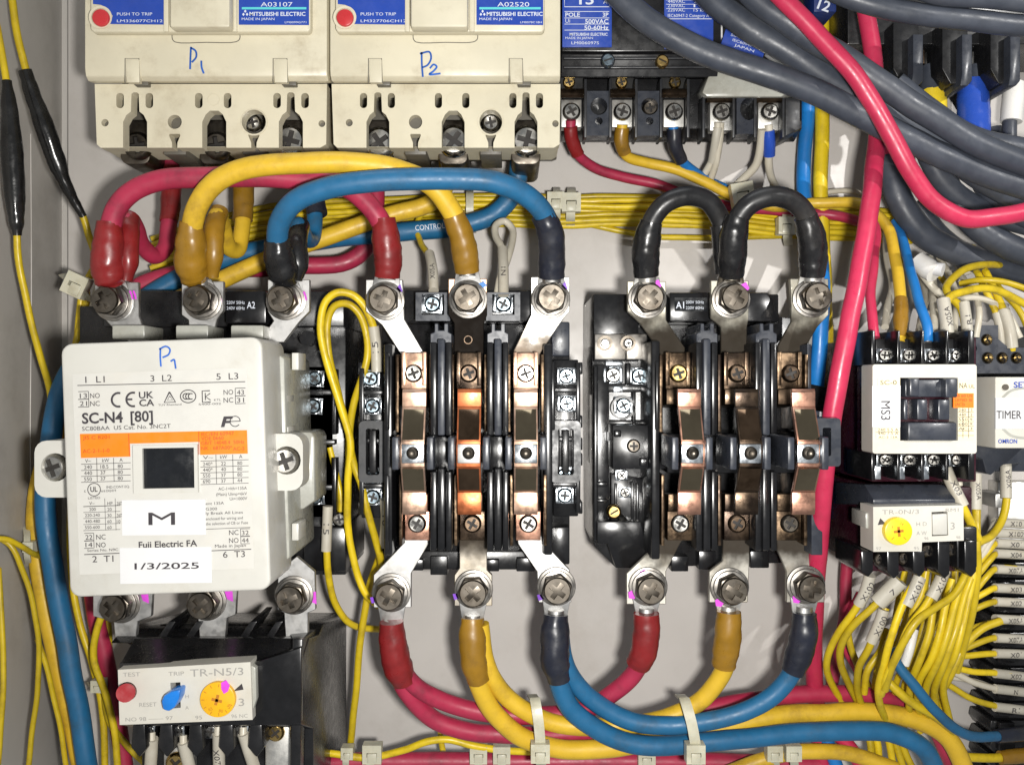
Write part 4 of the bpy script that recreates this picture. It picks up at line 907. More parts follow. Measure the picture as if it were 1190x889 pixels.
# ---------------------------------------------------------------- small contactor MS3
t = thing('contactor', 'small cream contactor with sticker MS3 and dark slotted armature window', 'contactor', (1075, 475, 0))
b = MB(); b.box(1013, 392, 1135, 560, 0, 232, 2.0); b.build('body', 'black_red_sheen', t)
b = MB(); b.box(1013, 425, 1133, 528, 232, 280, 1.5); b.build('upper_body', 'black_red_sheen', t)
b = MB(); b.plate(rrect(1014, 423.5, 1135, 527, 3), [[(1046, 439), (1113, 439), (1113, 512), (1046, 512)]], 268, 302); b.build('front_cover', 'offwhite', t)
b = MB(); b.box(1044, 437, 1115, 514, 262, 274); b.build('window_well', 'black_matt', t)
for x0, y0, x1, y1, h in ((1052, 441, 1112, 461.5, 300), (1057.5, 439.6, 1069, 460.5, 310), (1099, 439.6, 1113, 462, 312), (1050.5, 464, 1055.5, 488, 300), (1066, 464, 1078, 488, 304), (1090.5, 464, 1104, 488, 304), (1055.6, 491, 1112, 512, 308)):
    b = MB(); b.box(x0, y0, x1, y1, 270, h, 1.8); b.build('armature_block', 'slate', t)
b = MB(); b.box(1020, 440, 1046, 448, 300, 302.5); lb = b.build('name_plate', 'ivory_label', t)
b = MB(); b.text('SC-0', 1023, 447, 302.6, 5, w=19); b.build('lettering', 'print_black', lb)
b = MB(); b.poly([(1013.6, 448.4), (1046.6, 448), (1046.2, 496.6), (1013.6, 496.4)], 302.8); st = b.build('sticker', 'sticker', t)
b = MB(); b.text('MS3', 1024, 466, 303.1, 10.5, -90, 22); b.build('lettering', 'print_black', st)
b = MB(); b.box(1018, 497, 1045, 510, 300, 302.5); lb = b.build('rating_plate', 'ivory_label', t)
b = MB(); b.text('240 5.5 A', 1020, 501, 302.6, 3.2, w=24); b.text('440 7.5 A', 1020, 505, 302.6, 3.2, w=24); b.text('AC-3 13A', 1021, 509.4, 302.6, 2.8, w=22); b.line([(1018, 502), (1045, 502)], 0.5, 302.6); b.build('lettering', 'print_black', lb)
b = MB(); b.box(1113.4, 441, 1132, 511, 300, 302.5); lb = b.build('rating_plate', 'ivory_label', t)
b = MB(); b.text('NA', 1115, 451, 302.6, 6, w=9); b.text('UL', 1126, 451, 302.6, 4)
for i in range(6): b.line([(1113.6, 479 + i * 5.4), (1131.6, 479 + i * 5.4)], 0.5, 302.6)
for x in (1119, 1125.6): b.line([(x, 474), (x, 509)], 0.5, 302.6)
for i in range(5): b.text(('240 13', '440 12', '550 9', '600 9', 'AC-3')[i], 1114, 478 + i * 5.4, 302.6, 3, w=16)
b.build('lettering', 'print_black', lb)
b = MB(); b.box(1108, 457, 1131.6, 474, 301, 302.9); ol = b.build('orange_label', 'orange_label', t)
b = MB()
for i in range(3): b.text(('JIS 60 US', 'LISTED 3E', '(AC3)')[i], 1110, 461.5 + i * 5, 303, 3.2, w=(20, 20, 11)[i])
b.build('lettering', 'print_orange_dark', ol)
for x, w in ((1015, 2), (1044.5, 1.6), (1072.5, 1.6), (1101, 1.6), (1129, 3.5)):
    for y0, y1 in ((384, 424), (527, 558)):
        b = MB(); b.box(x - w, y0, x + w, y1, 200, 282, 0.8); b.build('terminal_wall', 'black_gloss', t)
for x in (1030, 1058, 1086, 1114):
    b = MB(); b.box(x - 12, 394, x + 12, 424, 180, 244, 1.0); b.build('terminal_pocket', 'black', t)
    for y in (413, 534):
        clampscrew(x - 4, y, 246, t, False, 0.7)
    if x < 1100:
        b = MB(); b.box(x - 13, 541, x - 6, 557, 210, 262, 0.8); b.build('terminal_leaf', 'zinc_bright', t)
# thermal relay of MS3
t = thing('overload_relay', 'small black thermal relay with yellow dial below contactor MS3', 'relay', (1065, 620, 0))
b = MB(); b.box(1012, 566, 1130, 664, 0, 246, 2.0); b.build('body', 'black_red_sheen', t)
b = MB(); b.side([(560, 150), (563, 252), (580, 280), (586, 280), (586, 150)], 1011, 1106, 270, 1.5); b.build('top_bar', 'slate', t)
b = MB(); b.box(1112, 612, 1136, 660, 150, 276, 2.0); b.build('end_block', 'black', t)
PN = [(1014.7, 589), (1119.5, 587), (1120, 628), (1071.5, 630), (1071, 640.5), (1015, 641)]
b = MB(); b.plate(PN, [[(1082.5, 595), (1101, 594), (1102, 622), (1083, 623)]], 262, 302); pn = b.build('dial_panel', 'offwhite', t)
b = MB(); b.box(1080, 592, 1104, 625, 280, 292); b.build('cover_well', 'black_matt', t)
b = MB(); b.prism([(1083.5, 597.5), (1101, 596.6), (1101.4, 621.4), (1084, 622)], 288, 303, 1.5); b.build('reset_cover', 'white_plastic', t)
b = MB(); b.cyl(1044.6, 617.6, 16.2, 298, 311, 32, 1.4); dl = b.build('dial', 'dial_lemon', t)
b = MB(); b.line([(1038.6, 618), (1050, 616.6)], 3.0, 311); b.line([(1044, 612), (1045.2, 623.4)], 3.0, 311); b.build('dial_cross', 'dial_mark', dl)
b = MB(); b.text('14', 1046, 609, 311, 3, -30); b.text('9', 1036, 614, 311, 3); b.line([(1036, 627), (1039, 624)], 0.7, 311); b.line([(1053, 627), (1050, 624)], 0.7, 311); b.build('dial_figures', 'dial_mark', dl)
b = MB(); b.poly([(1020, 610), (1023, 602), (1029.6, 608.6)], 302.3); b.build('pointer', 'print_black', pn)
b = MB()
for s_, x, y, c, w in (('TR-0N/3', 1025, 597.6, 5, 43), ('RM1', 1099, 594.6, 4, 15), ('3', 1104.6, 615, 8, 5), ('H D', 1065, 611, 4.4, 12), ('A W', 1065, 621.6, 4.4, 12), ('97', 1018, 639, 3.4, 6), ('95', 1062, 638.6, 3.4, 6), ('96', 1074, 627, 3.2, 5), ('98', 1111, 626, 3.2, 5)):
    b.text(s_, x, y, 302.1, c, 1.0, w)
b.build('lettering', 'print_grey', pn)
b = MB(); b.prism([(1006, 596), (1015, 596), (1015, 614), (1006, 614)], 240, 286, 1.0); b.build('panel_tab', 'grey_plastic', t)
for i, x in enumerate((1012, 1042, 1072, 1101, 1132)):
    b = MB(); b.prism([(x - 11, 640 - 12 * (i > 2)), (x + 3, 640 - 12 * (i > 2)), (x + 3, 664 + 3 * (i % 2)), (x - 3, 671 + 2 * (i % 2)), (x - 11, 664)], 200, 290, 1.6); b.build('terminal_wall', 'black_gloss', t)
for x, y in ((1022, 649), (1050, 648), (1076, 639), (1104, 638)): inst('terminal_screw', SCREW['pan_dark'], (x, y, 262), t, 20, 0.75)

# ---------------------------------------------------------------- timer and its socket
t = thing('relay_socket', 'dark grey screw socket with brass screws behind the timer', 'socket', (1170, 470, 0))
b = MB(); b.box(1134, 396, 1230, 548, 0, 110, 2.0); b.build('base', 'slate', t)
holes = [circ(1146.5, 395, 7, 14), circ(1147.5, 416, 7, 14), circ(1164.5, 416, 7, 14), circ(1181, 416, 7, 14), circ(1130.5, 405, 5, 12)]
b = MB(); b.plate([(1121, 378), (1160, 378), (1160, 394), (1172, 404), (1230, 404), (1230, 434), (1121, 434)], holes, 110, 150); b.build('upper_deck', 'slate', t)
b = MB(); b.box(1136, 380, 1230, 436, 110, 132); b.build('deck_floor', 'black_matt', t)
for x, y in ((1146.5, 395), (1147.5, 416), (1164.5, 416), (1181, 416), (1146, 524), (1172, 524)): inst('deck_screw', SCREW['pan_brass'], (x, y, 134), t, 30, 0.6)
b = MB(); b.prism([(1132, 516), (1210, 516), (1210, 536), (1166, 540), (1152, 552), (1146, 550), (1142, 534), (1132, 530)], 60, 150, 1.5); b.build('lower_deck', 'slate', t)
t = thing('timer_relay', 'white timer relay with sticker TIMER at the right edge', 'timer', (1185, 480, 110))
b = MB(); b.box(1156.5, 438, 1250, 521, 128, 252, 2.0); b.build('body', 'offwhite', t)
b = MB(); b.prism([(1157, 462.5), (1250, 462), (1250, 498), (1157, 498.5)], 140, 252.8); st = b.build('sticker', 'sticker', t)
b = MB(); b.text('TIMER', 1152 + 6, 486.6, 253.2, 9.2, 0, 29); b.build('lettering', 'print_black', st)
b = MB(); b.text('SET', 1178, 450.4, 252.4, 6.5, 0, 17, bold=0.02); b.text('OMRON', 1160, 515, 252.4, 4.6, 0, 22, bold=0.02); b.build('lettering', 'blue_label', t)
b = MB(); b.cyl(1169, 450, 3.6, 250, 254, 14); b.build('set_screw', 'bolt_steel', t)
b = MB(); b.stroke([(1165, 462), (1175, 454), (1190, 451), (1215, 452)], 3.0, 252, 6); b.stroke([(1165, 498), (1175, 506), (1190, 509), (1215, 509)], 3.0, 252, 6); b.build('dial_rim', 'grey_plastic', t)

# ---------------------------------------------------------------- terminal strip, lower right
t = thing('terminal_strip', 'black terminal strip at the lower right edge carrying marked wires', 'terminal strip', (1185, 760, 0))
b = MB(); b.box(1160, 560, 1260, 960, 0, 30, 1.0); b.build('rail', 'zinc_dull', t)
ys = [632 + i * 20.4 for i in range(14)]
for i, y in enumerate(ys):
    b = MB(); b.prism([(1152 + (i % 2) * 2, y + 1), (1260, y + 1), (1260, y + 19), (1156, y + 19), (1150, y + 10)], 20, 80, 1.6); b.build('terminal_module', 'black', t)
    b = MB(); b.box(1162, y + 4, 1180, y + 16, 78, 92, 1.0); b.build('module_rib', 'black_gloss', t)
b = MB(); b.box(1157, 574, 1172, 590, 20, 70, 1.0); b.build('end_stop', 'zinc_dull', t)
# ---------------------------------------------------------------- cables
def cable(name, label, pts, r, m, group=None, n=16, sub=7, cat='cable'):
    b = MB(); b.tube(pts, r, n, sub, wob=1.6, jit=0.02); o = b.build(name, m); return tag(o, label, cat, group)
def shrink(parent, pts, r, m, name='heat_shrink', n=16, flat=1.0, label=None):
    if name == 'heat_shrink': r = list(r); e_ = 0 if r[0] <= r[-1] else -1; r[e_] += 0.9
    b = MB(); b.tube(pts, r, n, 7, flat=flat, jit=0.09 if name in ('heat_shrink', 'taped_splice') else 0.03); return b.build(name, m, parent, label)
def lug(parent, px, py, h, nx, ny, m='zinc', r=21.5, w0=11.0, w1=12.5, th=4.0):
    """ring terminal: round palm at (px,py), neck to (nx,ny)"""
    d = Vector((nx - px, ny - py)); L = d.length; d.normalize(); q = Vector((-d.y, d.x)); a0 = math.atan2(d.y, d.x)
    P = [(px + r * math.cos(a0 + math.radians(a)), py + r * math.sin(a0 + math.radians(a))) for a in range(50, 311, 20)]
    P += [(px + d.x * L - q.x * w0, py + d.y * L - q.y * w0), (px + d.x * L + q.x * w0, py + d.y * L + q.y * w0)]
    b = MB(); b.prism(P, h, h + th, 0.9, 2)
    b.tube([(px + d.x * (L - 8), py + d.y * (L - 8), h + 3), (nx + d.x * 6, ny + d.y * 6, h + 2)], [w0 * 0.75, w1 * 0.9], 12, 4)
    return b.build('lug', m, parent)
def marker(parent, pts, r, txt, cap=None, flip=False, name='marker_tube'):
    b = MB(); b.tube(pts, r, 12, 5); o = b.build(name, 'marker_white', parent)
    if txt:
        a, c = pts[0], pts[-1]
        if flip: a, c = c, a
        mx, my, mh = (a[0] + c[0]) / 2, (a[1] + c[1]) / 2, (a[2] + c[2]) / 2
        if len(pts) > 2: mx, my, mh = pts[len(pts) // 2]
        rot = -math.degrees(math.atan2(c[1] - a[1], c[0] - a[0])); L = math.hypot(c[0] - a[0], c[1] - a[1])
        cap = cap or r * 1.05; ca, sa = math.cos(math.radians(rot)), math.sin(math.radians(rot))
        b = MB(); b.text(txt, mx + sa * cap / 2, my + ca * cap / 2, mh + r, cap, rot, min(L * 0.7, cap * 0.95 * len(txt)), 'c', 0.0, r, 0.5 + r * (math.hypot(1, (c[2] - a[2]) / max(L, 1)) - 1), slope=(c[2] - a[2]) / max(L, 1)); b.build('lettering', 'print_black', o)
    return o
PJ = 'power jumpers between contactors'
HL = 236
# upper jumpers, closed contactor -> middle contactor
c = cable('power_cable', 'red cable arching from the closed contactor to the middle contactor, lowest of three', [(128, 300, 250), (129, 262, 258), (140, 236, 264), (172, 214, 268), (240, 206, 268), (330, 207, 264), (392, 213, 262), (426, 235, 260), (444, 262, 256), (449, 300, 248)], 11.8, 'pvc_red', PJ)
shrink(c, [(127, 258, 258), (126, 285, 256), (125, 305, 252), (128, 322, 246), (132, 332, 242)], [12.6, 17.5, 19.5, 19, 14], 'shrink_red')
shrink(c, [(446, 254, 257), (449, 280, 254), (451, 302, 248), (450, 322, 243)], [12.4, 16.2, 16.6, 14.5], 'shrink_red')
lug(c, 134, 352, HL, 131, 326, w0=14); lug(c, 448, 350, HL, 450, 318, w0=14)
c = cable('power_cable', 'yellow cable arching from the closed contactor to the middle contactor', [(222, 300, 258), (223, 265, 272), (232, 236, 286), (252, 212, 296), (288, 196, 302), (335, 190, 304), (400, 190, 302), (455, 196, 296), (500, 215, 282), (524, 245, 268), (537, 275, 256), (541, 305, 246)], 11.8, 'pvc_yellow', PJ)
shrink(c, [(222, 258, 274), (222, 285, 266), (222, 306, 256), (226, 322, 246), (229, 328, 242)], [12.6, 17.5, 18.5, 16, 11], 'shrink_amber')
shrink(c, [(527, 250, 266), (536, 274, 258), (541, 298, 249), (543, 316, 243)], [12.3, 14.5, 15.4, 14], 'shrink_amber')
lug(c, 236, 350, HL, 232, 326, w0=13); lug(c, 544, 348, HL, 543, 314, w0=13)
c = cable('power_cable', 'blue cable arching from the closed contactor to the middle contactor, in front', [(328, 310, 258), (322, 285, 272), (326, 258, 290), (344, 234, 306), (385, 218, 316), (450, 210, 320), (520, 208, 318), (574, 212, 310), (612, 228, 294), (634, 252, 276), (641, 285, 258), (641, 315, 248)], 12.0, 'pvc_blue', PJ)
shrink(c, [(321, 278, 275), (324, 295, 268), (329, 315, 256), (332, 328, 247)], [13, 17.5, 18, 14], 'shrink_black')
shrink(c, [(631, 250, 277), (640, 272, 266), (641, 300, 252), (641, 322, 244)], [12.6, 15.5, 16.0, 15.5], 'shrink_navy')
lug(c, 334, 350, HL, 332, 326, w0=13); lug(c, 641, 348, HL, 641, 322, w0=15)
# feeds from the P1 breaker down to the closed contactor
c = cable('power_cable', 'dark red cable dropping from breaker P1 and looping up to the closed contactor', [(199, 190, 110), (199, 230, 122), (196, 262, 132), (192, 288, 140), (180, 298, 150), (166, 286, 170), (157, 264, 202), (150, 256, 226), (147, 280, 240), (146, 310, 243)], 10.2, 'pvc_red')
shrink(c, [(199, 196, 112), (199, 230, 122), (196, 258, 131)], [12.5, 13, 10.5], 'shrink_red'); shrink(c, [(152, 254, 224), (149, 272, 238), (149, 300, 244), (146, 326, 242)], [11, 12.5, 12, 7], 'shrink_red')
c = cable('power_cable', 'yellow cable dropping from breaker P1 and looping up to the closed contactor', [(283, 190, 110), (283, 230, 122), (282, 266, 134), (277, 290, 148), (266, 288, 168), (258, 262, 204), (252, 250, 232), (248, 270, 246), (247, 305, 246)], 10.0, 'pvc_yellow')
shrink(c, [(283, 196, 112), (283, 230, 122), (282, 256, 130)], [12.5, 13.2, 12.6], 'shrink_amber'); shrink(c, [(255, 246, 226), (249, 266, 246), (248, 295, 250), (247, 322, 243)], [10.5, 12, 11.5, 6], 'shrink_amber')
c = cable('power_cable', 'blue cable with black ends dropping from breaker P1 to the closed contactor', [(362, 195, 110), (364, 225, 122), (366, 258, 132), (362, 278, 148), (354, 276, 180), (348, 262, 214), (346, 285, 242), (344, 315, 246)], 10.0, 'pvc_blue')
shrink(c, [(361, 198, 112), (364, 225, 122), (369, 250, 130)], [12.5, 12.8, 12], 'shrink_navy'); shrink(c, [(350, 262, 212), (345, 280, 240), (346, 305, 248), (343, 325, 244)], [10.5, 12, 12.5, 8], 'shrink_black')
# long runs behind, from the P2 breaker round the left of the closed contactor
c = cable('power_cable', 'dark red cable running low behind the jumpers and down the left side', [(437, 185, 96), (436, 240, 66), (430, 280, 62), (404, 304, 68), (340, 310, 76), (250, 314, 80), (190, 322, 84), (140, 346, 86), (112, 382, 84), (102, 440, 80), (100, 540, 76), (102, 640, 70), (112, 720, 66), (128, 790, 60), (146, 900, 56)], 11.5, 'pvc_red')
c = cable('power_cable', 'blue cable from breaker P2 running left behind the jumpers and down the left side', [(604, 185, 100), (598, 222, 92), (572, 250, 88), (530, 264, 88), (470, 270, 88), (400, 276, 90), (320, 288, 94), (250, 304, 98), (190, 334, 104), (150, 362, 110), (105, 400, 120), (72, 452, 130), (58, 520, 136), (52, 590, 136), (62, 660, 134), (78, 750, 128), (94, 840, 122), (106, 910, 118)], 12.6, 'pvc_blue')
b = MB(); b.text('CONTROL', 484, 270, 102, 6, 5, 34, wrap=13); b.build('lettering', 'print_white', c)
c = cable('power_cable', 'yellow cable from breaker P2 sloping left behind the jumpers and down the left side', [(520, 185, 100), (519, 215, 100), (500, 236, 104), (460, 248, 108), (400, 268, 112), (330, 294, 114), (262, 324, 114), (200, 352, 112), (150, 382, 108), (100, 430, 100), (66, 500, 92), (42, 580, 86), (46, 660, 84), (62, 750, 84), (84, 840, 84), (100, 910, 84)], 11.5, 'pvc_yellow')
# lower jumpers
G2 = 'cables looping below the open contactors'
c = cable('power_cable', 'red cable looping from the middle contactor bottom up to the right contactor', [(457, 730, 246), (462, 765, 240), (478, 792, 228), (516, 815, 214), (560, 827, 206), (630, 831, 202), (680, 823, 206), (711, 806, 214), (738, 782, 228), (749, 755, 240), (751, 725, 246)], 10.6, 'pvc_red', G2)
shrink(c, [(751, 712, 245), (751, 735, 244), (747, 760, 240), (741, 772, 234)], [15, 16, 15.5, 13], 'shrink_red'); lug(c, 752, 682, HL, 751, 714, 'zinc', w0=12)
c = cable('power_cable', 'red cable from the middle contactor bottom running right under the others', [(457, 735, 240), (460, 775, 232), (472, 803, 222), (503, 834, 206), (541, 849, 198), (580, 853, 192), (660, 853, 182), (740, 842, 172), (830, 822, 160), (900, 810, 150), (960, 806, 142), (1030, 812, 134), (1080, 836, 126), (1112, 900, 120)], 10.8, 'pvc_red', G2)
shrink(c, [(455, 722, 246), (457, 750, 243), (463, 776, 236), (470, 792, 230)], [13, 16.5, 17, 13.5], 'shrink_red'); lug(c, 455, 688, HL, 455, 728, 'zinc', w0=12)
c = cable('power_cable', 'yellow cable looping from the middle contactor bottom up to the right contactor', [(558, 725, 244), (564, 765, 238), (586, 806, 226), (640, 838, 216), (720, 843, 212), (780, 831, 214), (815, 813, 220), (838, 784, 230), (846, 755, 240), (847, 725, 246)], 10.6, 'pvc_yellow', G2)
shrink(c, [(847, 710, 245), (846, 735, 244), (843, 758, 240), (841, 772, 235)], [14, 15.5, 15, 13], 'shrink_amber'); lug(c, 848, 682, HL, 846, 712, 'zinc_dull', w0=12)
c = cable('power_cable', 'yellow cable from the middle contactor bottom running right along the lower bundle', [(549, 725, 248), (550, 765, 246), (557, 796, 238), (574, 828, 226), (606, 856, 214), (648, 869, 206), (690, 870, 200), (760, 860, 192), (838, 846, 184), (900, 832, 176), (960, 828, 168), (1020, 828, 162), (1070, 838, 158), (1102, 858, 156), (1126, 905, 156)], 11.4, 'pvc_yellow', G2)
shrink(c, [(549, 718, 246), (549, 740, 248), (551, 770, 246), (556, 790, 240)], [13, 16.2, 15.5, 12.6], 'shrink_amber'); lug(c, 550, 684, HL, 549, 722, 'zinc', w0=12)
c = cable('power_cable', 'blue cable looping from the middle contactor bottom up to the right contactor', [(650, 725, 246), (655, 765, 242), (668, 790, 236), (690, 814, 230), (730, 836, 226), (776, 843, 226), (823, 838, 226), (870, 825, 228), (899, 807, 232), (922, 778, 238), (932, 750, 244), (934, 722, 246)], 10.8, 'pvc_blue', G2)
shrink(c, [(935, 712, 245), (934, 738, 245), (928, 762, 242), (921, 780, 238)], [14, 15.8, 15.5, 12.5], 'shrink_navy'); lug(c, 936, 681, HL, 934, 712, 'zinc', w0=13)
c = cable('power_cable', 'blue cable from the middle contactor bottom running right below the yellow one', [(645, 725, 250), (645, 765, 250), (650, 794, 246), (664, 823, 238), (692, 846, 230), (730, 863, 224), (776, 866, 218), (823, 862, 212), (900, 854, 202), (960, 850, 194), (1005, 848, 188), (1042, 853, 184), (1074, 870, 182), (1092, 910, 182)], 11.6, 'pvc_blue', G2)
shrink(c, [(646, 714, 247), (645, 738, 249), (645, 768, 250), (650, 790, 246)], [13, 17, 17, 13], 'shrink_navy'); lug(c, 647, 682, HL, 646, 716, 'zinc', w0=13)
c = cable('power_cable', 'straight red cable along the very bottom edge behind the ties', [(330, 890, 120), (420, 884, 120), (520, 884, 120), (640, 884, 120), (760, 884, 118), (860, 886, 116), (960, 888, 112)], 11.5, 'pvc_red')
c = cable('power_cable', 'dirty yellow cable at the bottom edge right of the middle', [(830, 905, 150), (880, 884, 150), (920, 874, 148), (980, 874, 144), (1040, 892, 140)], 9.5, 'pvc_yellow')
# black jumpers on top of the right contactor
c = cable('power_cable', 'black jumper joining the first and second upper terminals of the right contactor', [(752, 312, 246), (752, 285, 254), (757, 258, 262), (772, 237, 268), (796, 228, 268), (822, 233, 262), (836, 252, 252), (841, 280, 244), (843, 312, 240)], 11.2, 'pvc_black', 'black jumpers')
shrink(c, [(757, 258, 262), (752, 278, 257), (750, 300, 250), (751, 321, 244)], [12.2, 15.8, 16.2, 14.5], 'shrink_black'); shrink(c, [(838, 262, 248), (841, 290, 243), (843, 318, 240)], [12, 12.8, 12], 'shrink_black')
lug(c, 752, 348, HL, 752, 322, 'zinc_dull', w0=14)
c = cable('power_cable', 'black jumper joining the second and third upper terminals of the right contactor', [(851, 312, 252), (852, 285, 262), (857, 256, 272), (872, 238, 278), (898, 229, 280), (924, 236, 274), (939, 256, 264), (944, 285, 254), (944, 312, 246)], 11.6, 'pvc_black', 'black jumpers')
shrink(c, [(857, 252, 272), (853, 272, 268), (851, 298, 258), (850, 320, 247)], [12.6, 16, 16.4, 14], 'shrink_black'); shrink(c, [(936, 252, 266), (943, 275, 259), (945, 300, 250), (944, 321, 244)], [12.4, 16, 16.4, 14.5], 'shrink_black')
lug(c, 849, 348, HL, 850, 320, 'zinc_soot', w0=14); lug(c, 943, 347, HL, 944, 321, 'zinc_dull', w0=14)
# thick grey-black rubber cables, upper right
G3 = 'thick black rubber cables sweeping across the upper right'
cable('rubber_cable', 'thick black cable sweeping from above the 15 A breaker to the right edge, lowest', [(700, -28, 250), (728, 4, 254), (768, 36, 258), (820, 62, 262), (880, 82, 264), (940, 104, 262), (1000, 134, 258), (1060, 164, 252), (1120, 192, 244), (1215, 226, 236)], 14.5, 'rubber_grey', G3)
cable('rubber_cable', 'thick black cable in the middle of the upper right sweep', [(800, -40, 232), (824, -4, 236), (866, 30, 240), (912, 58, 240), (958, 88, 236), (1000, 116, 228), (1046, 140, 218), (1096, 176, 200), (1150, 214, 184), (1220, 250, 170)], 15.0, 'rubber_grey', G3)
cable('rubber_cable', 'thick black cable nearest the red cable in the upper right sweep', [(848, -36, 262), (878, -2, 266), (920, 30, 270), (964, 58, 272), (1010, 88, 272), (1056, 118, 270), (1100, 146, 266), (1150, 174, 260), (1220, 202, 252)], 14.0, 'rubber_grey', G3)
cable('rubber_cable', 'thick black cable half hidden behind the sweep at the right edge', [(1040, 96, 190), (1084, 132, 196), (1130, 160, 200), (1220, 182, 204)], 14.0, 'rubber_grey', G3)
cable('rubber_cable', 'black cable low at the right edge above the white connector', [(1064, 236, 60), (1096, 276, 64), (1140, 306, 66), (1220, 340, 66)], 13.0, 'rubber_grey', G3)
cable('rubber_cable', 'thick black cable crossing the top right corner, lower of the pair', [(950, -20, 280), (1000, 2, 284), (1060, 16, 286), (1120, 24, 286), (1220, 32, 284)], 12.0, 'rubber_grey', G3)
cable('rubber_cable', 'thick black cable crossing the top right corner, upper of the pair', [(1040, -22, 296), (1090, -6, 298), (1150, 0, 298), (1230, 6, 296)], 10.5, 'rubber_grey', G3)
cable('rubber_cable', 'blue-grey cable filling the gap left of the blue sleeve', [(1060, 120, 150), (1074, 170, 146), (1100, 214, 140), (1138, 244, 136), (1220, 268, 130)], 14.0, 'rubber_grey', G3)
cable('rubber_cable', 'blue-grey cable dropping along the right edge below the white sleeve', [(1152, 150, 80), (1162, 196, 84), (1180, 232, 86), (1225, 270, 86)], 13.0, 'rubber_grey', G3)
G4 = 'black cables dropping from the top right breaker'
c = cable('rubber_cable', 'black cable with red sleeve dropping from the top right breaker, leftmost', [(1028, 75, 100), (1030, 140, 110), (1034, 190, 118), (1046, 232, 120), (1070, 268, 116), (1108, 292, 108), (1160, 308, 100), (1230, 324, 96)], 16.5, 'rubber_grey', G4)
shrink(c, [(1029, 130, 108), (1031, 155, 112), (1033, 184, 117)], [17.4, 17.4, 17.2], 'pvc_pink', 'sleeve')
c = cable('rubber_cable', 'black cable with yellow sleeve dropping from the top right breaker', [(1084, 80, 100), (1085, 150, 112), (1092, 195, 122), (1112, 236, 130), (1142, 268, 132), (1180, 290, 130), (1230, 304, 128)], 16.5, 'rubber_grey', G4)
shrink(c, [(1084, 98, 103), (1084, 120, 107), (1084, 150, 112), (1088, 186, 120)], [15, 17.6, 18, 17.2], 'sleeve_yellow', 'sleeve'); tplate([(1077, 60), (1094, 60), (1096, 104), (1075, 104)], c, 'zinc', 'lug', 98, 104)
c = cable('rubber_cable', 'black cable with blue sleeve dropping from the top right breaker', [(1136, 80, 100), (1134, 140, 112), (1136, 180, 124), (1146, 214, 136), (1170, 240, 142), (1230, 262, 142)], 16.5, 'rubber_grey', G4)
shrink(c, [(1130, 97, 103), (1131, 118, 108), (1132, 145, 114), (1133, 176, 122)], [18, 20, 20, 18], 'sleeve_blue', 'sleeve'); tplate([(1130, 60), (1148, 60), (1150, 104), (1128, 104)], c, 'zinc', 'lug', 98, 104)
c = cable('rubber_cable', 'thin black cable with white sleeve at the right edge of the top right breaker', [(1176, 90, 100), (1174, 130, 104), (1172, 160, 108), (1174, 200, 110), (1190, 250, 110)], 9.0, 'rubber_grey')
shrink(c, [(1180, 98, 100), (1178, 112, 103), (1175, 142, 106)], [12, 14, 13.4], 'sleeve_white', 'sleeve')
# red and vertical power cables, right
cable('power_cable', 'bright red cable hanging in an arc across the black cables at the top right', [(884, -28, 292), (912, 2, 296), (950, 40, 300), (990, 84, 302), (1016, 122, 300), (1036, 160, 296), (1060, 202, 290), (1086, 236, 284), (1122, 254, 280), (1160, 252, 276), (1215, 240, 270)], 10.2, 'pvc_pink')
cable('power_cable', 'straight bright red cable running steeply down in front of contactor MS3', [(1000, -24, 176), (1007, 20, 178), (1015, 70, 182), (1019, 120, 188), (1018, 170, 210), (1012, 230, 262), (1000, 310, 286), (986, 380, 296), (973, 450, 296), (962, 520, 284), (955, 590, 262), (950, 650, 232), (947, 710, 196), (946, 780, 150), (950, 830, 120), (960, 920, 110)], 10.6, 'pvc_pink')
cable('power_cable', 'bright blue cable running straight down beside the yellow one, behind the right contactor', [(941, 90, 40), (937, 150, 42), (934, 205, 46), (937, 240, 60), (946, 270, 90), (954, 305, 130), (955, 350, 160), (952, 400, 165), (949, 445, 155), (948, 500, 110), (944, 600, 60)], 9.5, 'pvc_sky')
cable('power_cable', 'bright yellow cable running straight down left of the red one', [(956, -20, 40), (956, 60, 42), (955, 140, 46), (954, 220, 52), (956, 280, 52), (958, 340, 50), (960, 420, 46), (958, 520, 40), (956, 600, 34)], 9.6, 'wire_yellow')
cable('power_cable', 'short blue and bundled cable rising under the lower yellow cable', [(956, 846, 120), (966, 872, 124), (980, 910, 124)], 8.5, 'pvc_sky')
cable('power_cable', 'short bright red cable crossing below the lower blue cable', [(968, 848, 130), (990, 872, 134), (1012, 910, 136)], 9.0, 'pvc_pink')
# small-breaker outgoing wires
G5 = 'wires leaving the 15 A breaker'
c = cable('wire', 'red wire leaving the 15 A breaker and running right', [(664, 140, 114), (664, 158, 106), (670, 178, 92), (690, 195, 74), (724, 206, 62), (760, 214, 58), (800, 228, 56), (850, 240, 54), (910, 246, 52), (970, 250, 60), (1000, 258, 80)], 6.8, 'pvc_red', G5, 12)
shrink(c, [(663, 147, 112), (664, 160, 105), (671, 180, 91)], [9, 9, 8], 'shrink_red', n=12)
c = cable('wire', 'yellow wire leaving the 15 A breaker and running right', [(723, 145, 114), (722, 165, 106), (728, 181, 94), (752, 190, 84), (790, 198, 80), (820, 212, 76), (848, 226, 72), (900, 240, 64), (950, 236, 70), (1000, 238, 96), (1030, 262, 130), (1042, 310, 180), (1047, 360, 220), (1046, 400, 240)], 7.0, 'pvc_yellow', G5, 12)
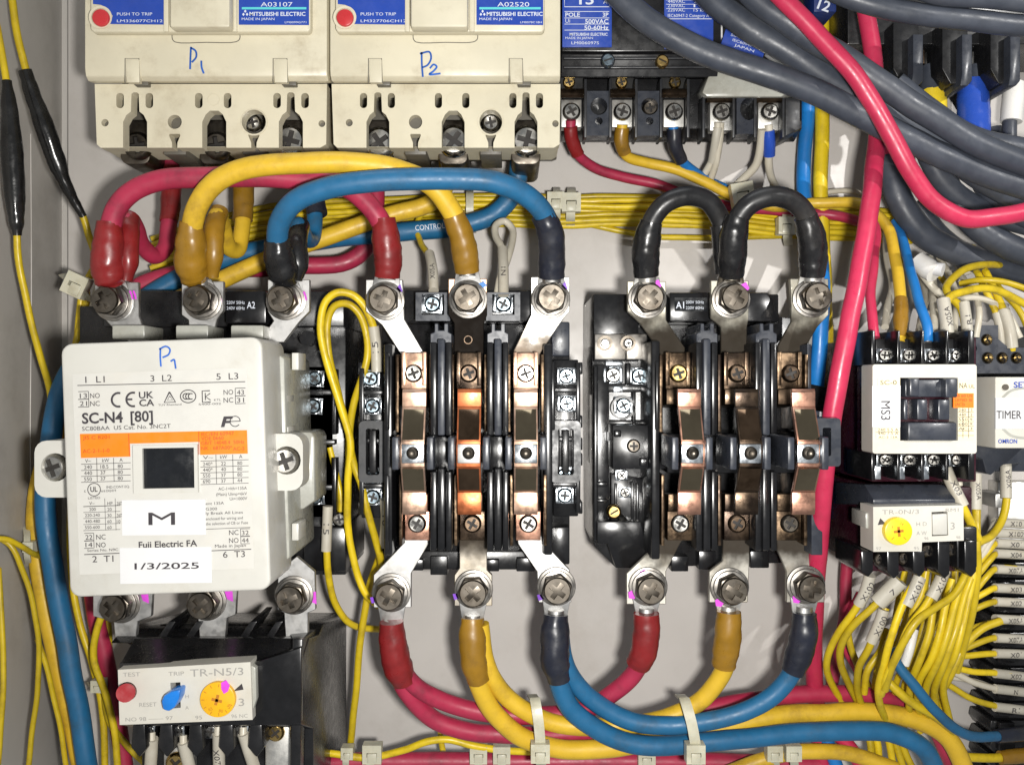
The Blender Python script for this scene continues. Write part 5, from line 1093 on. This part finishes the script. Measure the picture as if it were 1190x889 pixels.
shrink(c, [(723, 149, 112), (722, 165, 106), (726, 178, 97)], [9.4, 9.6, 8], 'shrink_amber', n=12); shrink(c, [(1047, 348, 212), (1047, 370, 226), (1045, 392, 238)], [8, 8.6, 6], 'shrink_amber', n=12)
c = cable('wire', 'blue wire leaving the 15 A breaker', [(783, 148, 112), (784, 168, 104), (790, 184, 92), (804, 198, 76), (830, 214, 60), (880, 232, 50)], 6.4, 'pvc_sky', G5, 12)
shrink(c, [(783, 150, 111), (784, 168, 104), (792, 188, 90)], [9.6, 9.6, 7.6], 'shrink_navy', n=12)
c = cable('wire', 'pair-white wire under the left white terminal of the shielded breaker', [(834, 142, 112), (833, 160, 104), (830, 180, 88), (820, 200, 70), (812, 214, 56)], 5.0, 'wire_white', None, 10)
marker(c, [(834, 148, 110), (832, 164, 102), (828, 188, 82)], 6.2, '')
c = cable('wire', 'white wire with long marker right of the white terminal', [(838, 142, 112), (837, 165, 102), (832, 190, 84), (826, 208, 66)], 4.6, 'wire_white', None, 10)
c = cable('wire', 'white wire with bright blue sleeve under the shielded breaker', [(893, 145, 112), (894, 165, 104), (893, 190, 86), (896, 206, 66), (904, 222, 50)], 5.2, 'wire_white', None, 10)
shrink(c, [(893, 152, 110), (894, 166, 104), (894, 181, 94)], [7.8, 8, 7.6], 'sleeve_blue', 'sleeve', 12)
c = cable('wire', 'white wire curving left below the shielded breaker to a tie', [(886, 150, 112), (884, 172, 98), (878, 192, 80), (866, 206, 66), (852, 220, 56)], 5.6, 'wire_white', None, 10)
# ---------------------------------------------------------------- thin control wires
def wire(label, pts, r=4.3, m='wire_yellow', group=None, n=10, sub=6): return cable('wire', label, pts, r, m, group, n, sub, 'wire')
ORD = ['topmost', 'second from the top', 'third from the top', 'fourth from the top', 'fifth from the top', 'sixth from the top', 'lowest']
G6 = 'yellow control wires in the upper horizontal bundle'
for i in range(7):
    j = [random.uniform(-1.6, 1.6) for _ in range(9)]
    y = 227 + 5.6 * i; hh = 26 + (i % 3) * 8
    P = [(176, y + 52 + i + j[0], hh + 10), (250, y + 28 + j[1], hh + 4), (330, y + 12 + j[2], hh), (420, y + 6 + j[3], hh), (500, y + 1 + j[4], hh), (560, y + j[5] * 0.5, hh), (652, y + 2 + j[6] * 0.5, hh), (730, y + 1 + j[7], hh), (830, y + 3 + j[8], hh), (905, y + 12, hh), (980, y + 16, hh - 2), (1060, y + 20, hh - 4)]
    wire('thin yellow wire of the upper bundle, %s at the double tie' % ORD[i], P, 4.1, 'wire_yellow', G6)
wire('thin yellow wire sagging below the upper bundle behind the black jumpers', [(620, 250, 22), (662, 256, 22), (700, 264, 24), (745, 273, 24), (800, 277, 24), (860, 277, 24), (940, 272, 22)], 4.0, 'wire_yellow')
# left edge
c = wire('yellow wire with a long black taped splice hanging closest to the left edge', [(-12, -10, 200), (0, 50, 198), (8, 100, 196), (14, 180, 192), (19, 265, 186), (22, 300, 180), (32, 355, 168), (46, 410, 150), (57, 450, 130), (62, 490, 112)], 4.3)
shrink(c, [(8, 94, 196), (11, 130, 195), (14, 180, 192), (17, 225, 189), (19, 256, 187), (20, 274, 185)], [5.5, 10, 13, 12, 9, 5.2], 'tape_black', 'taped_splice')
c = wire('yellow wire with a slanting black taped splice next to the left breaker', [(12, -14, 170), (18, 30, 166), (30, 82, 160), (48, 140, 148), (72, 205, 128), (98, 254, 106), (104, 275, 100), (112, 300, 92)], 4.6)
shrink(c, [(29, 82, 160), (38, 110, 154), (52, 148, 146), (66, 188, 134), (76, 214, 125), (87, 235, 115), (97, 252, 107)], [8, 9.5, 12, 11.5, 8, 6, 4.8], 'tape_black', 'taped_splice')
wire('thin yellow wire curving down the left wall from mid height', [(-8, 621, 190), (12, 634, 186), (28, 668, 176), (40, 712, 166), (46, 748, 158), (44, 800, 152), (38, 850, 150), (32, 900, 150)], 3.4)
wire('short yellow wire entering the left edge above the small clip', [(-8, 626, 200), (8, 627, 190), (22, 634, 176), (36, 642, 150), (52, 648, 110)], 3.6)
wire('thin yellow wire grazing the left edge near the bottom', [(-2, 660, 210), (2, 720, 212), (4, 780, 212), (1, 840, 212), (-4, 910, 212)], 3.4)
wire('thin yellow wire left of the blue cable near the bottom left', [(44, 742, 110), (58, 790, 104), (70, 840, 98), (80, 905, 94)], 3.4)
G7 = 'yellow wires between the blue cable and the thermal relay'
wire('yellow wire under the closed contactor descending left of the thermal relay, longest', [(96, 330, 84), (90, 390, 84), (88, 470, 80), (84, 560, 72), (82, 640, 66), (88, 700, 66), (96, 738, 66), (107, 772, 68), (117, 818, 68), (122, 900, 66)], 4.6, 'wire_yellow', G7)
wire('yellow wire bowing left beside the red knob of the thermal relay', [(150, 690, 120), (124, 706, 120), (112, 738, 116), (109, 766, 110), (120, 800, 104), (132, 846, 100), (138, 900, 96)], 4.6, 'wire_yellow', G7)
wire('yellow wire close along the left side of the thermal relay', [(126, 720, 60), (127, 760, 60), (122, 800, 66), (128, 840, 76), (150, 868, 90), (190, 905, 100)], 4.4, 'wire_yellow', G7)
wire('yellow wire at the upper left turning down behind the contactor ear', [(130, 296, 70), (112, 310, 78), (100, 330, 84), (100, 352, 86), (92, 388, 90), (82, 430, 92), (70, 470, 88), (58, 540, 70)], 5.0)
wire('grey-white wire at the upper left beside the yellow ones', [(160, 286, 70), (150, 300, 72), (138, 306, 74), (120, 318, 76), (96, 400, 100), (80, 440, 110), (72, 480, 108)], 3.6, 'wire_white')
# loops between the closed and the middle contactor
c = wire('outer yellow loop ending in a grey marker beside the middle contactor', [(438, 430, 206), (437, 400, 208), (433, 378, 214), (422, 354, 222), (408, 342, 226), (392, 340, 228), (379, 350, 226), (373, 376, 222), (378, 412, 218), (394, 466, 212), (407, 512, 206), (404, 560, 196), (404, 600, 184), (408, 640, 174), (416, 670, 168), (426, 690, 166), (440, 704, 160)], 4.6)
marker(c, [(438, 432, 206), (437, 404, 208), (434, 379, 213)], 6.6, '15')
wire('inner yellow loop turning down to the lower left lug of the middle contactor', [(404, 600, 168), (404, 560, 180), (406, 512, 190), (394, 464, 198), (382, 412, 204), (381, 372, 208), (390, 356, 212), (405, 354, 214), (418, 364, 212), (426, 386, 210), (427, 410, 206), (421, 440, 204), (411, 472, 196), (406, 504, 188), (412, 540, 204), (420, 562, 206), (425, 588, 204), (436, 626, 190), (443, 654, 178), (440, 672, 160)], 4.5)
c = wire('yellow wire rising to white marker 15 beside the closed contactor', [(380, 592, 190), (380, 640, 186), (383, 672, 176), (389, 700, 160), (402, 720, 140), (418, 729, 120), (440, 731, 96), (456, 730, 70)], 4.4)
marker(c, [(381, 588, 190), (380, 614, 188), (379, 640, 186)], 6.2, '15')
c = wire('yellow wire with grey marker on the lower left of the middle contactor', [(447, 582, 205), (447, 620, 190), (440, 650, 156), (430, 680, 150), (424, 710, 146), (418, 750, 140), (414, 800, 130), (410, 840, 118), (407, 866, 108), (406, 890, 100)], 4.6)
marker(c, [(447, 580, 206), (448, 604, 198), (445, 634, 182)], 6.0, '16')
wire('yellow wire resting on the bottom red cable between the ties', [(350, 872, 130), (390, 876, 132), (430, 880, 134), (470, 870, 140), (497, 861, 144), (522, 859, 144), (550, 866, 142), (590, 872, 136), (640, 874, 120)], 4.6)
wire('short yellow wire stub rising behind the lower red cables', [(512, 842, 60), (512, 858, 70), (514, 872, 80)], 4.0)
wire('yellow wire in the side of the closed contactor auxiliary block', [(384, 520, 150), (390, 545, 150), (396, 575, 152), (396, 600, 150)], 3.8)
# coil leads of the middle contactor
c = wire('yellow wire with marker X05A on the coil of the middle contactor', [(512, 236, 60), (492, 246, 66), (484, 262, 80), (488, 282, 110), (498, 296, 150), (503, 320, 186), (504, 336, 196)], 3.9)
marker(c, [(499, 295, 150), (503, 316, 182), (504, 338, 198)], 6.2, 'X05A', 5.4, flip=True)
c = wire('white wire forming a small loop with marker N1 on the middle contactor coil', [(585, 342, 200), (585, 310, 180), (583, 288, 150), (576, 274, 130), (576, 262, 118), (586, 257, 110), (595, 266, 112), (596, 280, 128), (590, 302, 160), (582, 322, 180), (578, 342, 190)], 4.6, 'wire_white')
marker(c, [(585, 343, 200), (585, 316, 184), (584, 290, 152)], 6.4, 'N1', 5.6)
# bottom leads of the thermal relay under the closed contactor
for i, (x0, y0, x1, y1, tx, lb) in enumerate(((177, 858, 174, 905, '', 'first from the red knob side'), (213, 862, 224, 905, '', 'second from the red knob side'), (254, 852, 255, 905, 'X071', 'with lettering X071'), (283, 852, 300, 905, '', 'nearest the dial side'))):
    c = wire('white marked lead below the thermal relay panel, %s' % lb, [(x0, y0 - 8, 282), (x0, y0 + 6, 284), ((x0 + x1) / 2, (y0 + y1) / 2, 276), (x1, y1, 262)], 4.2, 'wire_white')
    marker(c, [(x0, y0, 284), ((x0 + x1) / 2, (y0 + y1) / 2, 277), (x1, y1, 263)], 6.8, tx, 6.4)
wire('yellow wire curling under the right corner of the thermal relay', [(300, 862, 250), (312, 862, 256), (320, 874, 256), (324, 905, 250)], 5.6)
# ---------------------------------------------------------------- wires around MS3 and the timer
c = cable('wire', 'pink-red wire entering the left top terminal of contactor MS3', [(1006, 246, 110), (1017, 268, 150), (1016, 306, 200), (1011, 340, 224), (1014, 372, 244), (1016, 392, 250)], 6.0, 'pvc_pink', None, 12)
shrink(c, [(1014, 374, 245), (1016, 392, 250)], [5.6, 5.6], 'zinc', 'ferrule', 10)
c = cable('wire', 'bright blue wire entering the third top terminal of contactor MS3', [(1040, 258, 90), (1050, 282, 130), (1058, 314, 180), (1069, 352, 222), (1077, 380, 242), (1078, 398, 246)], 5.8, 'pvc_sky', None, 12)
shrink(c, [(1077, 379, 242), (1078, 398, 246)], [4.6, 4.6], 'zinc', 'ferrule', 10)
c = wire('yellow wire arching from marker X05A on contactor MS3 to the right, lower arc', [(1100, 386, 236), (1098, 362, 232), (1103, 346, 226), (1124, 338, 210), (1146, 335, 190), (1172, 343, 170), (1205, 360, 150)], 4.8)
marker(c, [(1101, 388, 238), (1099, 368, 234), (1096, 348, 228)], 7.6, 'X05A', 6.0)
c = wire('yellow wire arching above from marker R1 on contactor MS3, upper arc', [(1124, 390, 226), (1118, 360, 216), (1104, 344, 206), (1100, 334, 196), (1117, 316, 170), (1139, 308, 140), (1164, 308, 110), (1190, 316, 80)], 4.6)
marker(c, [(1125, 390, 226), (1123, 372, 222), (1120, 352, 216)], 6.4, 'R1', 5.6)
c = wire('yellow wire with white marker dropping into the timer socket, left one', [(1120, 286, 60), (1132, 310, 100), (1144, 336, 130), (1156, 360, 138), (1163, 385, 144), (1164, 404, 140)], 4.4)
marker(c, [(1158, 364, 140), (1163, 384, 144), (1165, 402, 142)], 5.6, '')
c = wire('yellow wire with white marker dropping into the timer socket, right one', [(1130, 288, 56), (1144, 314, 110), (1160, 345, 136), (1170, 370, 146), (1176, 392, 150), (1176, 408, 146)], 4.6)
marker(c, [(1166, 360, 143), (1173, 382, 149), (1176, 404, 148)], 7.4, '')
wire('grey-white wire left of the pink wire above contactor MS3', [(1030, 262, 60), (1030, 296, 90), (1036, 330, 130), (1032, 356, 170), (1028, 380, 200)], 4.6, 'wire_white')
wire('white wire behind the yellow wire above contactor MS3', [(1080, 300, 60), (1084, 330, 110), (1086, 352, 160), (1086, 380, 200)], 5.0, 'wire_white')
wire('grey-white wire crossing above contactor MS3 to the left', [(960, 224, 24), (985, 222, 24), (1006, 226, 26), (1040, 228, 26)], 3.8, 'wire_white')
t = thing('wire_connector', 'white round twist connector above contactor MS3', 'connector', (1080, 310, 90))
b = MB(); b.tube([(1066, 302, 150), (1078, 312, 160), (1086, 318, 168)], [11, 13, 12], 16); b.build('shell', 'sleeve_white', t)
b = MB(); b.tube([(1084, 312, 165), (1096, 314, 172)], [8.4, 8.4], 16); b.build('cap', 'sticker', t)
b = MB(); b.tube([(1070, 316, 150), (1084, 334, 150), (1096, 346, 160)], [5, 5, 5], 10); b.build('lead', 'wire_white', t)
# below MS3
c = wire('yellow wire from a slanting marker under contactor MS3', [(1098, 548, 250), (1108, 570, 258), (1120, 590, 262), (1128, 606, 258), (1136, 626, 246)], 4.8)
marker(c, [(1099, 545, 250), (1108, 566, 258), (1119, 588, 262)], 7.0, 'X03', 6.0)
c = wire('yellow wire from an upright white marker between MS3 and the timer', [(1134, 552, 190), (1134, 592, 196), (1135, 628, 206), (1137, 660, 200), (1128, 720, 180), (1112, 780, 150)], 5.0)
marker(c, [(1134, 551, 190), (1134, 570, 194), (1134, 592, 197)], 6.8, 'X05A', 5.2)
c = wire('yellow wire sweeping from marker X06A under the timer to the left', [(1169, 534, 130), (1169, 580, 140), (1165, 604, 150), (1153, 622, 170), (1138, 631, 190), (1128, 640, 196)], 4.8)
marker(c, [(1169, 533, 130), (1169, 556, 135), (1169, 579, 140)], 6.8, 'X06A', 5.6, flip=True)
wire('white wire stub beside the slanting marker under MS3', [(1112, 552, 220), (1113, 570, 226), (1116, 588, 230)], 5.4, 'wire_white')
# fan of yellow wires below the small thermal relay
G8 = 'yellow wires fanning down from the small thermal relay'
fan = [
    ('with marker X102', [(1010, 668, 262), (996, 704, 246), (976, 732, 230), (963, 757, 210), (961, 776, 190), (969, 798, 160), (985, 830, 130)], [(1011, 668, 262), (1006, 686, 256), (998, 702, 248)], 6.6, 'X102'),
    ('with wide double marker', [(1044, 672, 262), (1018, 702, 256), (988, 730, 240), (976, 752, 224), (977, 772, 204), (990, 800, 170), (1004, 830, 140)], [(1046, 674, 266), (1034, 686, 262), (1020, 700, 257)], 9.6, '7'),
    ('with marker X100', [(1030, 706, 236), (1018, 732, 236), (1009, 754, 230), (998, 776, 210), (996, 800, 180), (1008, 840, 140)], [(1027, 708, 240), (1021, 726, 238), (1012, 746, 234)], 6.6, 'X100'),
    ('with marker X101', [(1068, 668, 262), (1048, 706, 264), (1034, 746, 260), (1026, 776, 244), (1021, 804, 220), (1030, 840, 160)], [(1069, 670, 262), (1062, 686, 264), (1053, 703, 264)], 7.2, 'X101'),
    ('with marker X10', [(1096, 664, 258), (1078, 700, 262), (1056, 728, 266), (1043, 760, 262), (1031, 784, 246), (1024, 806, 220)], [(1098, 662, 258), (1091, 678, 260), (1082, 695, 262)], 7.0, 'X10'),
    ('passing lowest to the left without marker', [(1124, 664, 250), (1109, 690, 258), (1088, 706, 266), (1066, 722, 272), (1050, 745, 270), (1038, 770, 258), (1028, 800, 234)], None, 0, ''),
    ('left of the bright inner strands', [(1076, 660, 236), (1072, 690, 240), (1062, 712, 238), (1054, 740, 230)], None, 0, ''),
    ('innermost bright strand', [(1090, 668, 210), (1084, 700, 216), (1080, 730, 220), (1070, 764, 216), (1058, 796, 190), (1056, 840, 150)], None, 0, ''),
    ('second bright strand from the left', [(1106, 672, 214), (1098, 706, 222), (1094, 728, 226), (1084, 762, 222), (1068, 794, 196), (1068, 840, 150)], None, 0, ''),
    ('third bright strand from the left', [(1118, 676, 210), (1108, 706, 222), (1102, 732, 228), (1092, 764, 224), (1076, 800, 196), (1080, 842, 150)], None, 0, ''),
    ('fourth bright strand from the left', [(1128, 672, 204), (1116, 706, 214), (1109, 736, 222), (1098, 768, 218), (1086, 800, 190), (1094, 846, 140)], None, 0, ''),
    ('rightmost bright strand', [(1132, 660, 196), (1124, 700, 204), (1117, 730, 214), (1108, 764, 212), (1096, 796, 186), (1104, 840, 140)], None, 0, ''),
    ('short one behind the pink wire', [(985, 728, 120), (989, 752, 120), (998, 776, 120), (1010, 800, 120)], None, 0, ''),
    ('thin dark one beside marker X100', [(1030, 730, 150), (1024, 756, 160), (1008, 780, 160), (1004, 806, 150)], None, 0, ''),
]
for nm, P, mk, mr, tx in fan:
    c = wire('yellow wire fanning from the small thermal relay, %s' % nm, P, 4.4, 'wire_yellow', G8)
    if mk: marker(c, mk, mr, tx, 6.4, flip=True)
c = wire('white marker sleeve wire standing among the bright yellow strands', [(1062, 732, 200), (1058, 752, 206), (1052, 772, 204)], 5.6, 'sleeve_white')
cable('wire', 'pink wire curling under the fan left of marker X100', [(1000, 690, 60), (985, 724, 70), (984, 752, 80), (994, 772, 80), (1010, 800, 80)], 6.4, 'pvc_pink')
cable('wire', 'dark red wire rising behind the small thermal relay', [(985, 640, 60), (983, 690, 56), (978, 740, 50), (966, 800, 44)], 8.0, 'pvc_red')
c = cable('wire', 'bright blue wire slanting down right across the yellow fan', [(1036, 752, 210), (1043, 772, 214), (1064, 797, 216), (1087, 825, 210), (1110, 847, 196), (1134, 856, 170), (1162, 855, 140), (1210, 850, 116)], 6.2, 'pvc_blue', None, 12)
shrink(c, [(1158, 855, 142), (1180, 853, 130), (1210, 850, 116)], [7.5, 9, 9], 'shrink_navy', n=12)
wire('yellow wire slanting below the blue one across the fan', [(1020, 778, 190), (1032, 792, 200), (1056, 814, 204), (1087, 831, 196), (1110, 850, 180)], 5.4)
c = wire('thick amber-sleeved wire at the bottom right terminal', [(1112, 878, 120), (1132, 880, 118), (1160, 880, 112), (1210, 876, 104)], 5.6)
shrink(c, [(1162, 880, 112), (1185, 878, 108), (1210, 876, 104)], [8, 9.5, 9.5], 'shrink_amber', n=12)
# marked wires arriving at the terminal strip
G9 = 'marked wires on the terminal strip'
rows = [(634, 'X01', 1132, 652, 'wire_yellow'), (646, 'X04', 1130, 668, 'wire_yellow'), (664, 'X07A', 1124, 688, 'wire_yellow'), (686, 'X03', 1116, 700, 'wire_yellow'), (702, 'X02', 1110, 716, 'wire_yellow'),
        (722, 'X05A', 1096, 752, 'wire_yellow'), (744, 'X07A', 1098, 762, 'wire_yellow'), (761, 'X01', 1096, 764, 'wire_yellow'), (784, 'X02', 1094, 776, 'wire_yellow'), (802, 'N', 1096, 780, 'wire_white'), (823, 'R1', 1086, 792, 'wire_yellow'), (610, 'X10', 1134, 640, 'wire_white'), (622, 'X102', 1134, 646, 'wire_white')]
for i, (y, tx, xs, ysx, m) in enumerate(rows):
    ya = y - 3 if y < 750 else y - 2
    if y == 722: P = [(1088, 772, 120), (1098, 752, 130), (1120, 734, 136), (1150, 724, 130), (1200, 720, 110)]
    else: P = [(xs - 8, ysx + 8, 140), (xs + 6, ysx, 140), ((xs + 1160) / 2 + 4, (ysx * 0.35 + ya * 0.65), 138), (1158, ya, 128), (1200, y + (3 if y > 770 else -1), 110)]
    c = wire('%s wire marked %s on the terminal strip, %s' % ('white' if m == 'wire_white' else 'yellow', tx, {634: 'near the top', 646: 'just below the top', 664: 'above the X03 wire', 686: 'above the middle', 702: 'above marker X05A', 722: 'in the middle', 744: 'just below marker X05A', 761: 'below the middle', 784: 'above the white N wire', 802: 'second lowest', 823: 'lowest', 610: 'under the timer', 622: 'under the X10 wire'}[y]), P, 4.0, m, G9)
    yb = y + (3 if y > 770 else -1); ym = (ya + yb) / 2
    marker(c, [(1156, ya, 129), (1178, ym, 119), (1205, yb + 1, 109)], 6.0, tx, 5.6)
wire('long yellow wire diving from the strip markers to the lower bundle', [(1164, 722, 150), (1142, 730, 156), (1124, 746, 160), (1110, 772, 160), (1098, 796, 150), (1086, 812, 130)], 4.8)
wire('thin white wire behind the strip wires', [(1100, 786, 100), (1130, 790, 104), (1160, 800, 100)], 3.4, 'wire_white')
G10 = 'yellow wires below the blue cable at the bottom'
for i, (x, dx) in enumerate(((1012, -2), (1020, 2), (1034, 6), (1042, 14), (1050, 18))):
    wire('yellow wire under the lower blue cable, %s from the red one' % ['first', 'second', 'third', 'fourth', 'fifth'][i], [(x - 4, 850, 120), (x, 868, 122), (x + dx, 910, 122)], 4.6, 'wire_yellow', G10)
# ---------------------------------------------------------------- cable ties
def tie(label, strap, hx, hy, hh, w=6.0, size=11, rot=0.0, cat='cable tie'):
    t = thing('cable_tie', label, cat, (hx, hy, hh), 'nylon cable ties')
    if strap:
        b = MB(); Q = catmull([Vector(U(*p)) for p in strap], 6); V = []; Fc = []
        for i, p in enumerate(Q):
            T = (Q[min(i + 1, len(Q) - 1)] - Q[max(i - 1, 0)]).normalized(); A = Vector((1, 0, 0)) if abs(T.x) < 0.8 else Vector((0, 1, 0))
            A = (A - T * A.dot(T)).normalized(); N = T.cross(A)
            if N.z < 0: N = -N
            V += [p + A * w, p - A * w, p + A * w + N * 2.2, p - A * w + N * 2.2]
        for i in range(len(Q) - 1):
            a = 4 * i; c_ = a + 4
            Fc += [(a, a + 1, c_ + 1, c_), (a + 2, c_ + 2, c_ + 3, a + 3), (a, c_, c_ + 2, a + 2), (a + 1, a + 3, c_ + 3, c_ + 1)]
        b.add(V, Fc); b.build('strap', 'tie_nylon', t)
    P = rotp([(hx - size, hy - size), (hx + size, hy - size), (hx + size, hy + size), (hx - size, hy + size)], hx, hy, rot)
    Hh = rotp([(hx - size * 0.55, hy - size * 0.2), (hx + size * 0.55, hy - size * 0.2), (hx + size * 0.55, hy + size * 0.25), (hx - size * 0.55, hy + size * 0.25)], hx, hy, rot)
    b = MB(); b.plate(P, [Hh], hh - 8, hh + 9); b.loft(P, hh - 7, rotp([(hx - size * 0.8, hy - size * 0.8), (hx + size * 0.8, hy - size * 0.8), (hx + size * 0.8, hy + size * 0.8), (hx - size * 0.8, hy + size * 0.8)], hx, hy, rot), hh - 12, 0.8)
    b.box(hx - size * 0.5, hy - size * 0.1, hx + size * 0.5, hy + size * 0.9, hh, hh + 10.5, 1.0, rot=rot)
    b.build('head', 'tie_nylon', t); return t
tie('pale nylon tie round the looping cables below the middle contactor', [(618, 806, 190), (622, 815, 228), (626, 840, 236), (628, 864, 230), (629, 890, 190)], 628, 876, 232)
tie('pale nylon tie round the looping cables below the right contactor', [(790, 806, 200), (796, 815, 240), (803, 838, 250), (808, 864, 246), (810, 890, 200)], 809, 877, 246)
tie('nylon tie on the bottom red cable nearest the thermal relay', [(428, 862, 110), (428, 870, 136), (430, 885, 138), (430, 900, 120)], 432, 877, 140, 5)
tie('small nylon tie head left of its neighbour on the bottom red cable', [(402, 866, 120), (402, 880, 134), (402, 896, 120)], 403, 876, 132, 4, 7)
tie('nylon tie on the bottom red cable, left of the close pair', [(556, 866, 110), (556, 880, 136), (556, 900, 120)], 556, 878, 136, 5, 10)
tie('nylon tie on the bottom red cable, right of the close pair', [(583, 866, 110), (583, 880, 136), (583, 900, 120)], 583, 878, 136, 5, 10)
tie('nylon tie peeking out under the lower blue cable', [(750, 868, 110), (750, 880, 136), (750, 900, 120)], 752, 882, 134, 5, 10)
tie('nylon tie at the bottom right of the lower blue cable, left of two', [(900, 862, 140), (900, 876, 162), (902, 896, 140)], 901, 876, 162, 5, 9)
tie('nylon tie at the bottom right of the lower blue cable, right of two', [(922, 862, 140), (922, 876, 162), (924, 896, 140)], 923, 876, 162, 5, 9)
tie('nylon tie on the upper yellow bundle, left of the double tie', [(647, 220, 20), (647, 226, 52), (647, 246, 54), (647, 262, 20)], 646, 233, 54, 5, 10)
tie('nylon tie on the upper yellow bundle, right of the double tie', [(664, 220, 20), (664, 226, 52), (663, 250, 54), (663, 264, 20)], 664, 235, 56, 6, 11)
tie('nylon tie round the yellow bundle behind the yellow jumper end', [(546, 222, 20), (546, 228, 52), (546, 248, 54), (546, 264, 20)], 546, 262, 40, 5, 7)
tie('tilted nylon tie head at the upper left beside the red lug', [(74, 320, 90), (86, 330, 120), (100, 344, 120), (112, 350, 96)], 86, 331, 124, 6, 13, -25)
tie('pale nylon tie head between the black jumpers on the yellow wire', [(850, 214, 60), (858, 222, 90), (866, 232, 90), (872, 244, 60)], 864, 225, 92, 7, 13, 10)
tie('nylon tie on the yellow bundle behind the right black jumper', [(914, 242, 20), (914, 250, 56), (915, 272, 56), (916, 284, 20)], 915, 262, 58, 6, 10)
tie('small nylon tie holding the wires left of the thermal relay', [(104, 792, 60), (110, 798, 84), (118, 802, 84), (126, 806, 60)], 112, 798, 86, 4, 7)
tie('small pale clip on the yellow cable at the left edge', [(30, 612, 80), (32, 626, 110), (32, 644, 110), (34, 656, 80)], 32, 636, 112, 4, 6)

# crowded strands behind the fan and above MS3
SIDE = ['first from the left', 'second from the left', 'third from the left', 'fourth from the left', 'fifth from the left', 'sixth from the left', 'seventh from the left', 'eighth from the left']
for i in range(8):
    x = 1046 + i * 11.5; q = random.uniform(-4, 4)
    wire('thin yellow strand deep behind the fan, %s' % SIDE[i], [(x + 6, 664, 150), (x + 2 + q, 696, 158), (x - 8, 730, 166), (x - 20 + q, 766, 160), (x - 30, 800, 140), (x - 30 + q * 2, 850, 110)], 4.0, 'wire_yellow', 'strands deep behind the fan')
for i, (P_, m) in enumerate((
    ([(1092, 300, 70), (1104, 320, 100), (1112, 344, 140), (1110, 372, 190), (1108, 396, 214)], 'wire_white'),
    ([(1110, 306, 60), (1120, 326, 100), (1134, 344, 130), (1138, 366, 150), (1134, 392, 150)], 'wire_white'),
    ([(1070, 320, 60), (1076, 344, 110), (1072, 366, 160), (1066, 392, 210)], 'wire_white'),
    ([(1150, 322, 60), (1166, 340, 96), (1186, 362, 116), (1200, 396, 120)], 'wire_yellow'),
    ([(1116, 330, 120), (1140, 326, 140), (1166, 328, 150), (1205, 340, 150)], 'wire_yellow'),
    ([(1110, 322, 80), (1136, 314, 96), (1160, 318, 100), (1205, 328, 96)], 'wire_white'),
    ([(1108, 352, 130), (1126, 346, 140), (1150, 350, 140), (1172, 366, 136), (1186, 392, 140)], 'wire_white'),
    ([(1100, 330, 90), (1086, 316, 80), (1064, 306, 60), (1040, 300, 50)], 'wire_yellow'))):
    wire('thin %s wire in the tangle above MS3, %s' % ('white' if m == 'wire_white' else 'yellow', ('dropping straight beside marker X05A', 'dropping beside marker R1', 'left of the round connector', 'slanting to the right edge', 'crossing level to the right edge', 'crossing level below the black cable', 'hooking over into the socket', 'running left under the black cable')[i]), P_, 4.0, m, 'tangle above contactor MS3')
